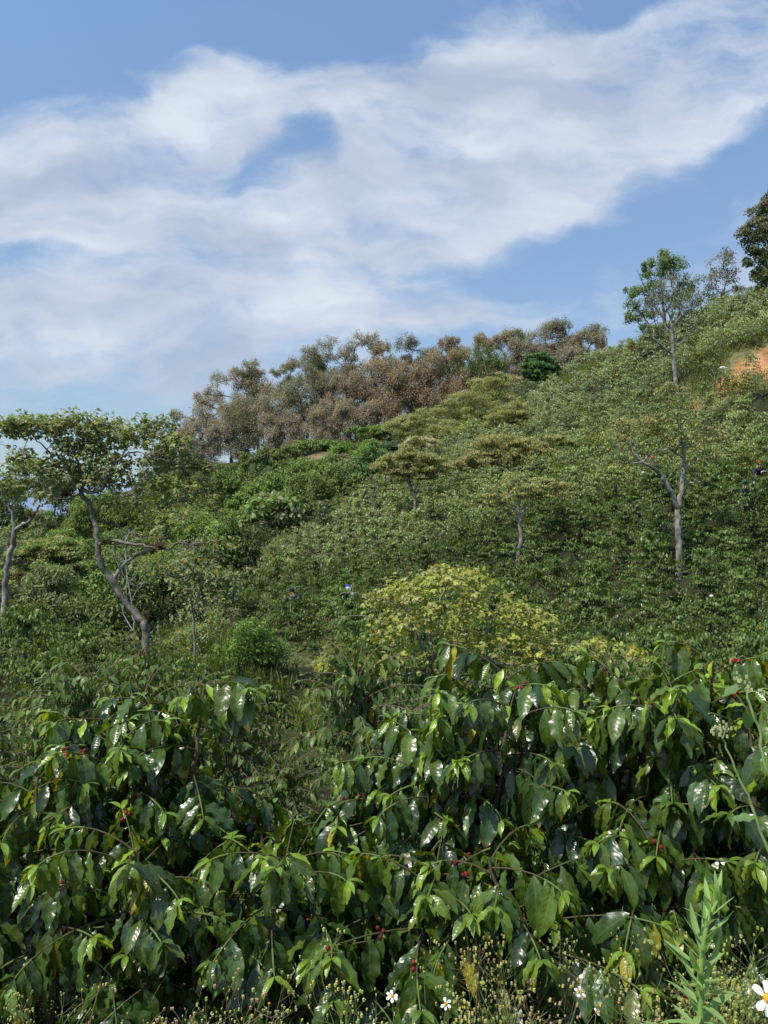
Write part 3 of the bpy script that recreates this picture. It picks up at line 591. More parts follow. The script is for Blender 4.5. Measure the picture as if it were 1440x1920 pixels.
# ------------------------------------------------------------------ trees
class Skel:
    def __init__(s): s.p = []; s.par = []; s.r = []
    def add(s, p, par, r=0): s.p.append(np.asarray(p, float)); s.par.append(par); s.r.append(r); return len(s.p) - 1
    def line(s, pts, radii, par=-1, sub=3, wob=0.0, r_=None):
        """polyline smoothed by Catmull-Rom; returns node ids"""
        pts = np.asarray(pts, float); n = len(pts); ids = []
        q = np.vstack([2 * pts[0] - pts[1], pts, 2 * pts[-1] - pts[-2]])
        for i in range(n - 1):
            for k in range(sub):
                t = k / sub; a, b, c, d = q[i], q[i + 1], q[i + 2], q[i + 3]
                v = .5 * ((2 * b) + (-a + c) * t + (2 * a - 5 * b + 4 * c - d) * t * t + (-a + 3 * b - 3 * c + d) * t ** 3)
                if wob and (i or k): v = v + r_.normal(0, wob, 3)
                if par >= 0 and i == 0 and k == 0: continue
                par = s.add(v, par, radii[i] * (1 - t) + radii[i + 1] * t); ids.append(par)
        ids.append(s.add(pts[-1], par, radii[-1])); return ids
    def nearest(s, p): return int(np.argmin([np.sum((q - p) ** 2) for q in s.p]))
    def grow(s, targets, r_, tip=.012, step=.6, wig=.12, start=0, up=.35):
        """join each target to the closest suitable node by a bowed branch"""
        targets = np.asarray(targets); piv = s.p[start]
        order = np.argsort(np.linalg.norm(targets - s.p[-1 if start == 0 else start], axis=1)); ends = [0] * len(targets)
        for k in order:
            t = targets[k]; A = np.array(s.p[start:]); d = np.linalg.norm(A - t, axis=1) + np.maximum(A[:, 2] - t[2] + .1 * step, 0) * 1.6
            i = int(np.argmin(d)) + start; L = np.linalg.norm(t - s.p[i]); m = max(1, int(L / step)); a = s.p[i].copy(); par = i
            bow = np.array([0, 0, up * L * .35]) + r_.normal(0, .08 * L, 3)
            for j in range(1, m + 1):
                f = j / m; v = a + (t - a) * f + bow * math.sin(math.pi * f) * .8
                if j < m: v = v + r_.normal(0, wig * step, 3)
                par = s.add(v, par, 0)
            ends[k] = par
        return ends
    def pipe(s, tip=.01, ex=2.4, scale=1.0):
        n = len(s.p); acc = np.zeros(n); kids = [0] * n
        for i in range(n - 1, -1, -1):
            if kids[i] == 0: acc[i] = tip ** ex
            if s.par[i] >= 0: acc[s.par[i]] += acc[i]; kids[s.par[i]] += 1
        R = acc ** (1 / ex) * scale
        return np.array([R[i] if s.r[i] == 0 else s.r[i] for i in range(n)])
    def build(s, mb, R, sides=5):
        """continuous chains"""
        n = len(s.p); kids = [[] for _ in range(n)]
        for i in range(n):
            if s.par[i] >= 0: kids[s.par[i]].append(i)
        for i in range(n):
            first = s.par[i] < 0
            if not first:
                ks = kids[s.par[i]]; main = max(ks, key=lambda k: R[k])
                if main == i and s.par[s.par[i]] >= -1 and (s.par[s.par[i]] >= 0 or s.par[i] == 0 or s.par[s.par[i]] == -1): continue
            ch = [i] if first else [s.par[i], i]; cur = i
            while kids[cur]:
                cur = max(kids[cur], key=lambda k: R[k]); ch.append(cur)
            if len(ch) < 2: continue
            rr = R[ch].copy()
            if not first: rr[0] = min(rr[0], rr[1] * 1.25)
            rmax = rr.max(); tube(mb, [s.p[k] for k in ch], rr, 8 if rmax > .12 else (6 if rmax > .05 else (4 if rmax > .02 else 3)))

PAL = {  # two leaf colours and their mixing noise
 'rust': ((.36, .255, .18), (.47, .36, .255)), 'olive': ((.26, .25, .165), (.37, .35, .235)), 'brown': ((.32, .26, .20), (.43, .365, .28)),  # ridge browns greyed and lightened, distance haze put into the colour
 'grey': ((.30, .265, .225), (.40, .365, .315)), 'pink': ((.37, .30, .25), (.47, .40, .335)), 'dkolive': ((.19, .19, .13), (.28, .275, .18)),
 'green': ((.15, .22, .07), (.26, .33, .12)), 'bright': ((.16, .26, .065), (.28, .38, .11)), 'emerald': ((.10, .19, .07), (.17, .29, .11)),
 'dark': ((.075, .11, .045), (.14, .18, .075)), 'bluegreen': ((0.088, 0.155, 0.088), (0.149, 0.216, 0.115)), 'yellowgreen': ((.29, .31, .12), (.42, .42, .17)),
 'mustard': ((.31, .295, .12), (.44, .405, .18)), 'cream': ((0.486, 0.419, 0.257), (0.620, 0.567, 0.365)), 'sage': ((.20, .25, .12), (.31, .35, .17)),
 'bamboo': ((.16, .235, .055), (.26, .33, .09)), 'eryth': ((.18, .205, .085), (.30, .31, .14)), 'lime': ((.30, .34, .07), (.46, .475, .115)), 'goldlime': ((.38, .36, .13), (.47, .45, .20)),
}
def leaves_at(mb, r_, C, n, rc, flat, Ls, pal, kind='blade', drape=0.0, asp=.5, shade=.35, cvar=.35, yellow=0.0, lv=.3):
    """n leaves around every clump centre in C; rc radius (per clump), flat vertical squash"""
    m = len(C); rc = np.asarray(rc) * np.ones(m); idx = np.repeat(np.arange(m), n); N_ = len(idx)
    o = r_.normal(0, 1, (N_, 3)); o = unit(o) * (r_.random((N_, 1)) ** .45); o[:, 2] *= flat; o[:, 2] -= drape * (o[:, 0] ** 2 + o[:, 1] ** 2) * .6
    p = C[idx] + o * rc[idx][:, None]
    out = unit(o + np.array([0, 0, .25])); A = out * .6 + r_.normal(0, .55, (N_, 3)) + np.array([0, 0, -.35 - drape]); Nn = np.array([0, 0, 1.0]) + out * .5 + r_.normal(0, .45, (N_, 3))
    a, b = PAL[pal] if isinstance(pal, str) else pal
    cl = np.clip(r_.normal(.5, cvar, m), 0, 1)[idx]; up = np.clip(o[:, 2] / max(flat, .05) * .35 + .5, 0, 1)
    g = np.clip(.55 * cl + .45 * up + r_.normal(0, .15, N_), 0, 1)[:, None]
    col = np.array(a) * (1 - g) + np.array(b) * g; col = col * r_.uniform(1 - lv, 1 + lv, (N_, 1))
    if yellow: k = r_.random(N_) < yellow; col[k] = np.array([.42, .33, .04]) * r_.uniform(.7, 1.1, (k.sum(), 1))
    L_ = Ls * r_.uniform(.6, 1.25, N_)
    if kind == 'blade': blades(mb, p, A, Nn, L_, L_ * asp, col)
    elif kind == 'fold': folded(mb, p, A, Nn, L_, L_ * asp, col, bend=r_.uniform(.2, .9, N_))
    elif kind == 'tri':     # leaf of three leaflets
        A = unit(A); Nn = unit(Nn); S = unit(np.cross(Nn, A)); tip = p + A * L_[:, None] * .4
        for ang, k in ((0, 1.0), (1.15, .85), (-1.15, .85)):
            d = A * math.cos(ang) + S * math.sin(ang); folded(mb, tip, d, Nn, L_ * k, L_ * k * .62, col, bend=.55)

def clumps(r_, blobs, Y, spread=1.0):
    """blobs: (px,py,rx,ry,n[,depth radius m]) ellipsoids given where the crown stands; points favour the upper shell"""
    out = []; rc = []
    for b in blobs:
        px, py, rx, ry, n = b[:5]; c = P(px, py, Y); sx = rx / F * Y; sz = ry / F * Y; sy = b[5] if len(b) > 5 else (sx + sz) * .5
        v = unit(r_.normal(0, 1, (n, 3))) * (r_.random((n, 1)) ** .30); v[:, 2] = np.where(v[:, 2] < -.55, -v[:, 2] * .6, v[:, 2])
        out.append(c + v * np.array([sx, sy, sz]) * spread); rc.append(np.full(n, (sx * sy * sz / n) ** (1 / 3)))
    return np.concatenate(out), np.concatenate(rc)

def tree(name, label, cat, group, base, Y, blobs, pal, leaf=.25, nl=40, flat=.7, bark=None, tip=.018, trunk_r=.16, trunk=None, seed=0, kind='blade', asp=.5, drape=.15, rc=1.25, step=.8, up=.35, mat=None, extra=None, yellow=0, sink=1.0, mixpal=None, ls=None, lv=.3):
    """base: photo px of the trunk foot (or None: below the crown); trunk: list of (px,py,dy,r)"""
    r_ = np.random.default_rng(1000 + seed); bx = base[0]; o3 = G(bx, Y)
    root = thing(name, label, cat, o3, group)
    C, RC = clumps(r_, blobs, Y)
    s = Skel(); top = C.mean(0); zt = C[:, 2].min()
    if trunk is None:
        fork = np.array([top[0] * .6 + o3[0] * .4, top[1], max(min(zt + .25 * (top[2] - zt), top[2] - .3), o3[2] + .3)])
        mid = (o3 + fork) / 2 + np.array([r_.normal(0, .12), r_.normal(0, .1), 0]); s.line([o3 - np.array([0, 0, sink]), mid, fork], [trunk_r * 1.1, trunk_r * .85, trunk_r * .7], sub=3)
    else:
        first = True
        for br in trunk:
            pts = [P(q[0], q[1], Y + q[2]) for q in br]; rr = [q[3] for q in br]
            if first:
                pts = [np.array([pts[0][0], pts[0][1], min(pts[0][2], Hs(pts[0][0], pts[0][1])) - .4])] + pts; rr = [rr[0] * 1.1] + rr; s.line(pts, rr, sub=4, wob=.02, r_=r_); first = False
            else:
                par = s.nearest(pts[0]); s.line([s.p[par]] + pts[1:], rr, par=par, sub=4, wob=.02, r_=r_)
    st = 0 if trunk is not None else 2
    s.grow(C, r_, step=step, start=min(st, len(s.p) - 1), up=up)
    R = s.pipe(tip=tip); 
    tb = MB(); s.build(tb, R); tb.obj('trunk', bark or M_DARKB, root, o3, smooth=True)
    mb = MB(); k = int(len(C) * (mixpal[1] if mixpal else 0))
    if k:
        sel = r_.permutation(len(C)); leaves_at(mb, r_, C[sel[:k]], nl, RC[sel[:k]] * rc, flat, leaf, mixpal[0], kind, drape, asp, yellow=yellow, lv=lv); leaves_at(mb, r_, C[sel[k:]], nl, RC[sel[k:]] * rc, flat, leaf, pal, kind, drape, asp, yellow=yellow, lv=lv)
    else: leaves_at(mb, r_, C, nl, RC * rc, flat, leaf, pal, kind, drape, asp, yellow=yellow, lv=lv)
    if extra: extra(mb, tb, s, r_)
    mb.obj('crown', mat or M_TREE, root, o3)
    return root, s

# --- the wood of brown trees along the ridge: crown centre, radii, foot, depth, colour, label
RG = 'dry brown trees of the wood along the ridge'
RIDGE = [
 (375,770,44,42,865,128,'rust','rusty brown feathery tree at the far left end of the ridge wood'),
 (388,832,44,42,885,122,'grey','grey brown low tree at the left foot of the ridge wood'),
 (436,738,46,50,850,124,'brown','brown tree with dark forked limbs, second on the left skyline of the ridge'),
 (482,705,44,36,820,124,'olive','olive brown tree whose bent black trunk shows on the left skyline'),
 (520,700,42,38,815,126,'brown','thin brown crown on the skyline above the pinkish low tree'),
 (572,692,44,42,812,124,'olive','olive tree rising on the skyline left of the tallest crowns'),
 (596,745,54,62,825,118,'dkolive','dull olive tree with several dark upright trunks in the middle of the ridge wood'),
 (500,790,60,56,868,114,'olive','olive topped tree standing low in front of the left part of the ridge wood'),
 (540,812,46,42,872,113,'pink','pinkish grey feathery tree low at the front edge of the wood'),
 (450,800,34,40,870,117,'grey','narrow grey tree in the gap under the left skyline'),
 (638,655,50,42,800,122,'olive','tallest olive brown tree, peak of the left half of the skyline'),
 (690,662,46,42,795,122,'brown','brown tree just right of the peak of the ridge skyline'),
 (724,668,36,36,790,121,'rust','small rust tinted crown on the skyline above the orange tree'),
 (722,735,66,66,800,112,'rust','large orange brown tree, fullest crown in the middle of the ridge wood'),
 (652,738,42,46,812,116,'pink','pinkish brown tree left of the large orange brown one'),
 (622,792,46,42,835,112,'brown','low brown tree over the bare soil patch'),
 (668,790,40,36,822,112,'grey','low grey tree under the orange brown one'),
 (786,664,46,44,785,120,'dkolive','grey green tree on the skyline where the ridge wood dips'),
 (832,645,34,30,765,120,'rust','rusty crown on the skyline with two slim trunks showing below'),
 (828,712,54,58,778,111,'rust','tall rust brown tree right of centre at the front of the wood'),
 (775,745,36,52,785,113,'dkolive','dark grey green narrow tree between the two rusty front trees'),
 (874,644,36,28,745,120,'pink','light brown open crown on the skyline right of the rusty one'),
 (902,695,48,48,745,112,'green','olive green full tree among the brown ones left of the green dome tree'),
 (928,648,42,34,730,119,'brown','brown crown on the skyline behind the olive green tree'),
 (968,680,42,44,735,116,'grey','grey brown tree just left of the green dome tree'),
 (978,640,34,26,715,120,'green','greenish grey crown on the skyline above the green dome tree'),
 (1026,645,46,42,715,117,'grey','grey tree behind the right shoulder of the green dome tree'),
 (1076,638,46,46,710,116,'dkolive','tallest dark tree with dead upright spikes at the right end of the wood'),
 (1068,690,44,40,720,112,'grey','grey brown feathery tree low at the right end of the wood'),
 (1108,655,34,36,705,114,'brown','last brown tree at the right end of the ridge wood'),
]
def ridge():
    for k, (px, py, rx, ry, by, Y, pal, lab) in enumerate(RIDGE):
        r_ = np.random.default_rng(300 + k); blobs = []
        rx = rx * 1.22; foot_ = by + 4; top_ = py - ry; hgt_ = foot_ - top_
        for i in range(14):   # crown of many uneven upright masses from the top nearly to the ground
            f = (i + r_.random()) / 14; w = rx * (0.55 + .75 * math.sin(math.pi * min(1, f * 1.15 + .12)))
            blobs.append((px + w * r_.uniform(-.75, .75), top_ + hgt_ * (.10 + .80 * f), rx * r_.uniform(.28, .42), ry * r_.uniform(.26, .38), 15))
        alt = {'rust': 'brown', 'olive': 'brown', 'brown': 'olive', 'grey': 'pink', 'pink': 'rust', 'dkolive': 'olive', 'green': 'olive'}[pal]
        tree('ridge_tree', lab, 'tree', RG, (px + r_.uniform(-8, 8), by), Y, blobs, pal, leaf=.25, nl=80, flat=.95, bark=M_HAZEB, tip=.03, trunk_r=r_.uniform(.22, .34), seed=300 + k, asp=.45, drape=.35, rc=1.3, lv=.12, step=1.2, up=.5, mixpal=(alt, .28))
ridge()
def ridge_back():
    r_ = np.random.default_rng(99)
    for k in range(16):
        px = 350 + 48 * k + r_.uniform(-12, 12); top = np.interp(px, [340, 440, 500, 600, 650, 800, 900, 1000, 1070, 1120], [775, 715, 690, 670, 632, 640, 640, 635, 625, 650]) + r_.uniform(8, 40); by = np.interp(px, [340, 600, 800, 1000, 1120], [880, 830, 780, 730, 705])
        blobs = [(px + r_.uniform(-26, 26), top + (by - top) * (.12 + .8 * (i + .5) / 9), r_.uniform(14, 22), r_.uniform(12, 17), 9) for i in range(9)]; pal = ['brown', 'grey', 'dkolive', 'pink', 'olive'][k % 5]
        tree('ridge_tree', 'muted brown tree filling the shaded back of the ridge wood', 'tree', 'muted trees at the back of the ridge wood', (px, by), 126 if px < 500 else 122, blobs, pal, leaf=.32, nl=70, flat=.95, bark=M_HAZEB, tip=.03, trunk_r=.2, seed=350 + k, asp=.45, drape=.3, rc=1.6, step=1.4, lv=.12)
ridge_back()
# dead spikes of the tall dark ridge tree stay part of it
def far_fillers():
    FT = [  # px,py,rx,ry,foot px,Y,pal,leaf,flat,label,cat,name
     (628,835,58,22,640,92,'green','umbrella shaped dark green tree with slanting trunk beside the bare soil patch'),
     (694,812,44,22,700,98,'bright','bright green flat topped tree in front of the orange brown ridge tree'),
     (716,850,38,36,716,86,'bluegreen','blue green bushy tree between the umbrella tree and the yellowish crowns'),
     (556,885,58,38,560,86,'green','rounded green tree in the gully left of the bare soil patch'),
     (690,885,34,38,690,78,'emerald','dark emerald shrubby tree at the top of the gully'),
     (640,925,56,32,640,70,'green','spreading green tree leaning over the upper edge of the coffee slope'),
     (455,915,60,42,455,80,'green','green tree in the gully below the left end of the ridge wood'),
     (395,905,50,40,395,88,'dark','dark green tree in shade below the grey ridge tree'),
     (330,915,55,50,330,76,'dark','dark tree behind the right side of the big coral tree crown'),
     (425,985,62,50,425,62,'bamboo','fresh green feathery bamboo like tree in the middle of the gully'),
     (500,925,42,34,500,74,'bright','bright green tree above the broad leaved one'),
     (352,1005,58,60,352,54,'green','green tree in the gully right of the bare pale tree'),
     (280,945,56,54,280,60,'bamboo','yellowish green bamboo like tree behind the leaning trunk'),
     (205,935,52,60,205,62,'dark','dark wooded crown behind the leaning trunk of the coral tree'),
     (130,950,48,60,130,66,'dark','dark tree in shade between the two pale trunks'),
     (165,1015,48,62,165,52,'bamboo','bamboo like green tree left of the leaning trunk'),
     (300,1090,62,56,300,44,'green','green tree behind the lower part of the leaning trunk'),
     (385,1085,48,60,385,42,'dark','dark green tree at the lower left edge of the coffee slope'),
     (200,1110,70,52,200,40,'green','low green tree at the foot of the bare pale tree'),
     (20,965,46,62,20,72,'dark','dark tree behind the pale trunk at the left edge'),
     (-30,1040,60,50,-30,56,'green','green tree cut by the left edge of the photo'),
     (40,905,46,40,40,84,'bluegreen','distant blue green tree showing under the left crown'),
     (300,870,46,36,300,96,'dkolive','dull tree behind the right end of the coral tree crown'),
     (330,1165,60,44,330,36,'sage','grey green tree right of the lower trunk with a few yellow leaves'),
     (420,1040,36,40,415,50,'dark','shaded dark tree along the edge of the coffee slope'),
     (590,960,28,18,585,62,'sage','small dry greyish tree at the shaded top edge of the coffee slope'),
    ]
    for k, (px, py, rx, ry, fx, Y, pal, lab) in enumerate(FT):
        r_ = np.random.default_rng(500 + k); blobs = []; um = 'umbrella' in lab or 'flat topped' in lab
        for i in range(8):
            a = r_.uniform(0, 6.28); q = r_.uniform(.3, .78); blobs.append((px + rx * q * math.cos(a) * 1.3, py + ry * q * math.sin(a) * (.5 if um else 1.25), rx * r_.uniform(.40, .60), ry * r_.uniform(.34 , .56), 15))
        blobs.append((px, py, rx * .6, ry * .55, 16))
        tree('gully_tree', lab, 'tree', 'green trees in the gully beside the coffee slope', (fx, 0), Y, blobs, pal, leaf=.16 + Y * .0018, nl=58 if Y < 60 else 46, flat=.45 if um else .75, bark=M_GREYB if k % 3 else M_DARKB, tip=.02, trunk_r=.14, seed=500 + k, asp=.3 if pal == 'bamboo' else .5, drape=.5 if pal == 'bamboo' else .25, rc=1.15, mixpal=({'green': 'bright', 'dark': 'green', 'bamboo': 'green', 'bright': 'green'}.get(pal, 'sage'), .25))
far_fillers()
def gully_growth():
    r_ = np.random.default_rng(98); n = 0
    for t_ in range(400):
        Y = r_.uniform(31, 104); px = r_.uniform(-70, 700)
        if px > boundary_px(Y) - (900 / Y + 18) or (abs(px - 600) < 55 and Y > 92) or (px > 300 and Y < 33): continue
        if any(abs(px - a) < 620 / Y + 12 and abs(Y - b) < 6 for a, b in GG): continue
        GG.append((px, Y)); g = G(px, Y); h = r_.uniform(2.6, 4.6); gx, gy = pix(*g); ppm = F / Y
        blobs = [(gx + r_.uniform(-1.3, 1.3) * ppm, gy - h * ppm * (.12 + .78 * i / 8), r_.uniform(.6, 1.1) * ppm, r_.uniform(.5, .8) * ppm, 8) for i in range(9)]; pal = ['green', 'dark', 'green', 'sage', 'bamboo', 'bright', 'dkolive'][int(r_.integers(7))]; n += 1
        tree('gully_tree', 'bushy green tree lost in the dense growth of the gully', 'tree', 'bushy trees filling the gully', (px, 0), Y, blobs, pal, leaf=.16 + Y * .0016, nl=60, flat=.8, bark=M_DARKB, tip=.02, trunk_r=.09, seed=400 + t_, asp=.45, drape=.3, rc=1.3)
        if n >= 60: break
GG = []
gully_growth()

# --- flat layered shade trees on the coffee slope
SG = 'layered yellow green shade trees over the coffee'
def layered(label, Y, pal, discs, foot, trunk=None, seed=0, leaf=.2, mixpal=None, trunk_r=.1, bark=None, nl=70):
    r_ = np.random.default_rng(seed); blobs = []
    for (px, py, rx, ry) in discs:
        m = max(5, int(rx / 4.5)); rx *= 1.32; ry *= 1.3
        for i in range(m):
            a = r_.uniform(0, 6.28); q = math.sqrt(r_.random()) * .8
            blobs.append((px + rx * q * math.cos(a), py + ry * (q * q * .9 - .35) + ry * .35 * math.sin(a), rx * .30, ry * .26, 6, rx / F * Y * .55))
    return tree('shade_tree', label, 'tree', SG, (foot[0], 0), Y, blobs, pal, leaf=leaf, nl=nl, flat=.32, bark=bark or M_GREYB, tip=.016, trunk_r=trunk_r, trunk=trunk, seed=seed, asp=.4, drape=.3, rc=1.5, up=.7, mixpal=mixpal)
layered('pale layered tree just left of the green dome tree near the ridge', 88, 'yellowgreen', [(915,722,45,16),(945,712,30,12),(880,738,36,14),(935,745,40,14)], (925,0), seed=701, mixpal=('cream', .2))
layered('yellow green layered tree in front of the rust brown front trees', 80, 'yellowgreen', [(880,752,45,18),(850,770,38,18),(905,775,46,18),(870,795,50,16)], (882,0), seed=702, mixpal=('mustard', .2))
layered('yellow green layered tree below the orange brown ridge tree', 76, 'yellowgreen', [(800,785,45,18),(765,798,45,18),(820,805,45,16),(780,822,50,16)], (795,0), seed=703)
layered('cream tipped layered tree above the stumpy forked trunk', 66, 'cream', [(800,826,34,13),(775,836,30,10)], (800,0), seed=704, mixpal=('yellowgreen', .3))
layered('mustard layered tree whose short forked trunk shows below its crown', 51, 'mustard', [(775,858,48,20),(815,872,36,20),(745,875,40,18),(790,890,50,16)], (778,0), seed=705, mixpal=('yellowgreen', .5), trunk=[[(778,965,0,.13),(778,935,0,.12),(772,918,0,.11),(766,898,0,.09),(770,880,0,.07)],[(776,926,0,.07),(782,912,.1,.06),(784,900,.2,.04)]])
layered('broad ochre layered tree in the middle of the slope with a thin dark trunk', 56, 'mustard', [(940,832,50,20),(900,848,45,18),(985,838,40,18),(950,862,60,18),(1040,830,30,13),(1015,848,40,12),(880,870,36,12)], (994,0), seed=706, trunk=[[(994,905,0,.10),(993,880,0,.09),(990,866,0,.08),(968,852,0,.06),(948,842,0,.05)],[(990,866,0,.06),(1012,852,0,.05),(1035,838,0,.03)]])
layered('small yellow green layered tree above the broad ochre one', 74, 'yellowgreen', [(965,770,45,14),(985,785,40,12),(930,790,36,12),(940,812,30,10)], (965,0), seed=707, mixpal=('mustard', .35))
layered('thin pale trunked tree with a small ochre crown in the middle of the slope', 37, 'mustard', [(958,908,30,14),(985,925,40,14),(1045,920,40,16),(1010,905,30,10),(925,935,28,10)], (975,0), seed=708, leaf=.15, nl=34, bark=M_PALE, mixpal=('yellowgreen', .4), trunk=[[(972,1062,0,.12),(972,1040,0,.11),(977,1010,0,.10),(974,975,0,.085),(972,945,0,.08),(980,920,0,.06)],[(974,972,0,.06),(982,955,0,.05),(1000,940,.2,.04),(1030,925,.4,.03)],[(972,960,0,.05),(955,950,0,.03),(935,940,-.2,.02)]])
layered('yellow green dome of layered foliage beside the left pale trunk', 38, 'yellowgreen', [(95,1025,55,18),(60,1040,45,18),(125,1050,42,20),(85,1065,60,20),(60,1085,50,18),(120,1090,45,18)], (90,0), seed=709, leaf=.16, nl=90, mixpal=('bright', .3))

# --- green dome tree near the ridge
def dome(px, py, rx, ry, n, k=.3):
    r_ = np.random.default_rng(int(px)); return [(px + rx * .72 * math.cos(a) * q, py + ry * .62 * math.sin(a) * q, rx * k * 1.1, ry * k, n) for a, q in [(t, .55 + .45 * r_.random()) for t in np.linspace(0, 6.28, 11)]] + [(px, py, rx * .6, ry * .6, n * 2)]
tree('dome_tree', 'dense emerald green dome shaped tree standing alone against the brown ridge wood', 'tree', None, (1013, 0), 98, dome(1011, 693, 48, 38, 16), 'emerald', leaf=.30, nl=70, flat=.4, bark=M_DARKB, tip=.02, trunk_r=.22, seed=720, asp=.45, drape=.4, rc=1.1)

# --- right skyline trees
tree('tall_leafy_tree', 'tall leafy tree with a pale trunk behind the bare tree on the right skyline', 'tree', None, (1252, 0), 82,
     [(1242,500,30,26,18),(1268,515,26,30,14),(1290,545,26,30,12),(1225,525,24,26,12),(1208,500,13,10,5),(1195,560,20,26,9),(1188,590,15,22,7),(1205,595,18,20,7),(1235,560,30,34,16),(1270,570,26,26,12),(1182,545,12,14,4),(1300,575,16,20,5),(1215,620,20,16,6)],
     'green', leaf=.26, nl=85, flat=.8, bark=M_GREYB, tip=.022, trunk_r=.2, seed=721, rc=1.0, mixpal=('green', .45), trunk=[[(1252,672,0,.24),(1251,640,0,.21),(1246,600,0,.17),(1242,560,0,.12),(1240,520,0,.07)],[(1246,600,0,.12),(1225,570,.3,.09),(1205,530,.6,.05),(1195,505,.6,.03)],[(1245,590,0,.12),(1262,560,.3,.08),(1280,530,.5,.05)],[(1250,640,0,.09),(1220,610,-.4,.06),(1195,580,-.5,.04)],[(1252,650,0,.06),(1215,640,0,.05),(1200,610,0,.03)]])
tree('lacy_tree', 'dark lacy tree on the skyline between the pale tree and the big dark one', 'tree', None, (1350, 0), 88,
     [(1352,500,26,28,16),(1335,525,22,26,12),(1372,520,22,26,12),(1358,475,20,14,6),(1322,552,18,20,6),(1380,548,18,16,6),(1345,555,26,16,6)],
     'dark', leaf=.24, nl=48, flat=.8, bark=M_DARKB, tip=.025, trunk_r=.16, seed=722, rc=1.0, mixpal=('grey', .4))
tree('big_dark_tree', 'big dense dark green tree rising out of the frame at the right edge', 'tree', None, (1452, 0), 80,
     [(1440,395,34,28,30),(1420,430,30,26,26),(1400,440,18,14,8),(1440,460,44,36,44),(1420,485,26,22,20),(1450,520,36,30,26),(1430,520,20,18,12),(1490,430,50,60,50),(1500,500,45,45,30),(1465,370,30,20,14)],
     'dark', leaf=.30, nl=75, flat=.75, bark=M_DARKB, tip=.03, trunk_r=.35, seed=723, rc=1.1, mixpal=('dkolive', .35))

# --- bare trees
def bare_tree(name, label, Y, foot, trunk, targets, seed, bark, tip, buds=None, up=-.3, grp=None):
    r_ = np.random.default_rng(seed); o3 = G(foot, Y); root = thing(name, label, 'tree', o3, grp); s = Skel(); first = True
    for br in trunk:
        pts = [P(q[0], q[1], Y + q[2]) for q in br]; rr = [q[3] for q in br]
        if first:
            pts = [np.array([pts[0][0], pts[0][1], min(pts[0][2], Hs(pts[0][0], pts[0][1])) - .4])] + pts; rr = [rr[0] * 1.1] + rr; s.line(pts, rr, sub=4, wob=.015, r_=r_); first = False
        else:
            par = s.nearest(pts[0]); s.line([s.p[par]] + pts[1:], rr, par=par, sub=4, wob=.015, r_=r_)
    C, RC = clumps(r_, targets, Y); s.grow(C, r_, step=.35, start=6, up=up, wig=.10)
    # short side twigs
    ends = [i for i in range(len(s.p)) if i not in set(s.par)]
    for i in ends:
        for _ in range(3):
            d = unit(s.p[i] - s.p[s.par[i]]) + r_.normal(0, .45, 3) + np.array([0, 0, .5]); j = s.par[i] if r_.random() < .6 else i; s.add(s.p[j] + unit(d) * r_.uniform(.25, .7) * Y / 70, j, 0)
    R = s.pipe(tip=tip, ex=2.6); tb = MB(); s.build(tb, R); tb.obj('trunk', bark, root, o3, smooth=True)
    if buds:
        mb = MB(); E = np.array([s.p[i] for i in range(len(s.p)) if i > 30]); E = E[r_.random(len(E)) < buds[1]]; leaves_at(mb, r_, E, buds[2], .25 * Y / 70, .8, buds[3], buds[0]); mb.obj('foliage', M_TREE, root, o3)
    return root
bare_tree('bare_tree', 'bare pale grey tree with upswept twigs standing out of the coffee near the skyline', 61, 1268,
    [[(1270,745,0,.20),(1267,715,0,.19),(1264,680,0,.18),(1262,660,0,.16),(1261,630,0,.14),(1258,600,0,.11),(1262,570,.2,.08),(1268,540,.3,.05)],
     [(1262,666,0,.09),(1245,652,-.3,.08),(1230,638,-.5,.06),(1218,625,-.6,.04)],[(1262,652,0,.08),(1280,640,.3,.06),(1290,622,.4,.04),(1300,610,.5,.03)],
     [(1261,632,0,.10),(1248,612,.2,.08),(1240,590,.3,.06),(1225,560,.4,.04),(1212,540,.5,.03)],[(1260,615,0,.08),(1272,598,-.2,.06),(1290,580,-.3,.04),(1305,568,-.3,.03)],
     [(1259,600,0,.07),(1248,575,-.4,.05),(1240,545,-.5,.03)],[(1262,590,0,.06),(1278,565,.2,.04),(1285,545,.3,.03)]],
    [(1255,560,45,40,110,2.2),(1225,590,38,38,50,1.6),(1285,590,34,34,50,1.6),(1260,530,34,26,40,1.6),(1300,605,22,16,10,1.0),(1212,625,16,20,8,.8)], 730, M_PALE, .015, buds=('sage', .10, 4, .2))
bare_tree('small_bare_tree', 'small bare pale tree with two thin stems behind the leaning trunk', 30, 236,
    [[(253,1200,0,0.0275),(251,1165,0,0.0275),(247,1130,0,0.0248),(240,1090,0,0.0220),(236,1050,0,0.0165),(234,1010,0,0.0110)],[(232,1188,0,0.0248),(231,1150,.1,0.0220),(236,1115,.1,0.0193),(238,1080,.1,0.0165)],
     [(247,1130,0,0.0138),(256,1105,0,0.0110),(262,1085,0,0.0066)],[(240,1090,0,0.0138),(222,1060,0,0.0110),(212,1035,0,0.0066)],[(238,1070,0,0.0110),(252,1045,.2,0.0083),(258,1020,.2,0.0055)]],
    [(236,1035,28,40,36,.8),(245,1010,25,22,18,.6),(228,1085,24,24,14,.5),(258,1100,18,18,8,.4)], 731, M_WHITEB, .005)

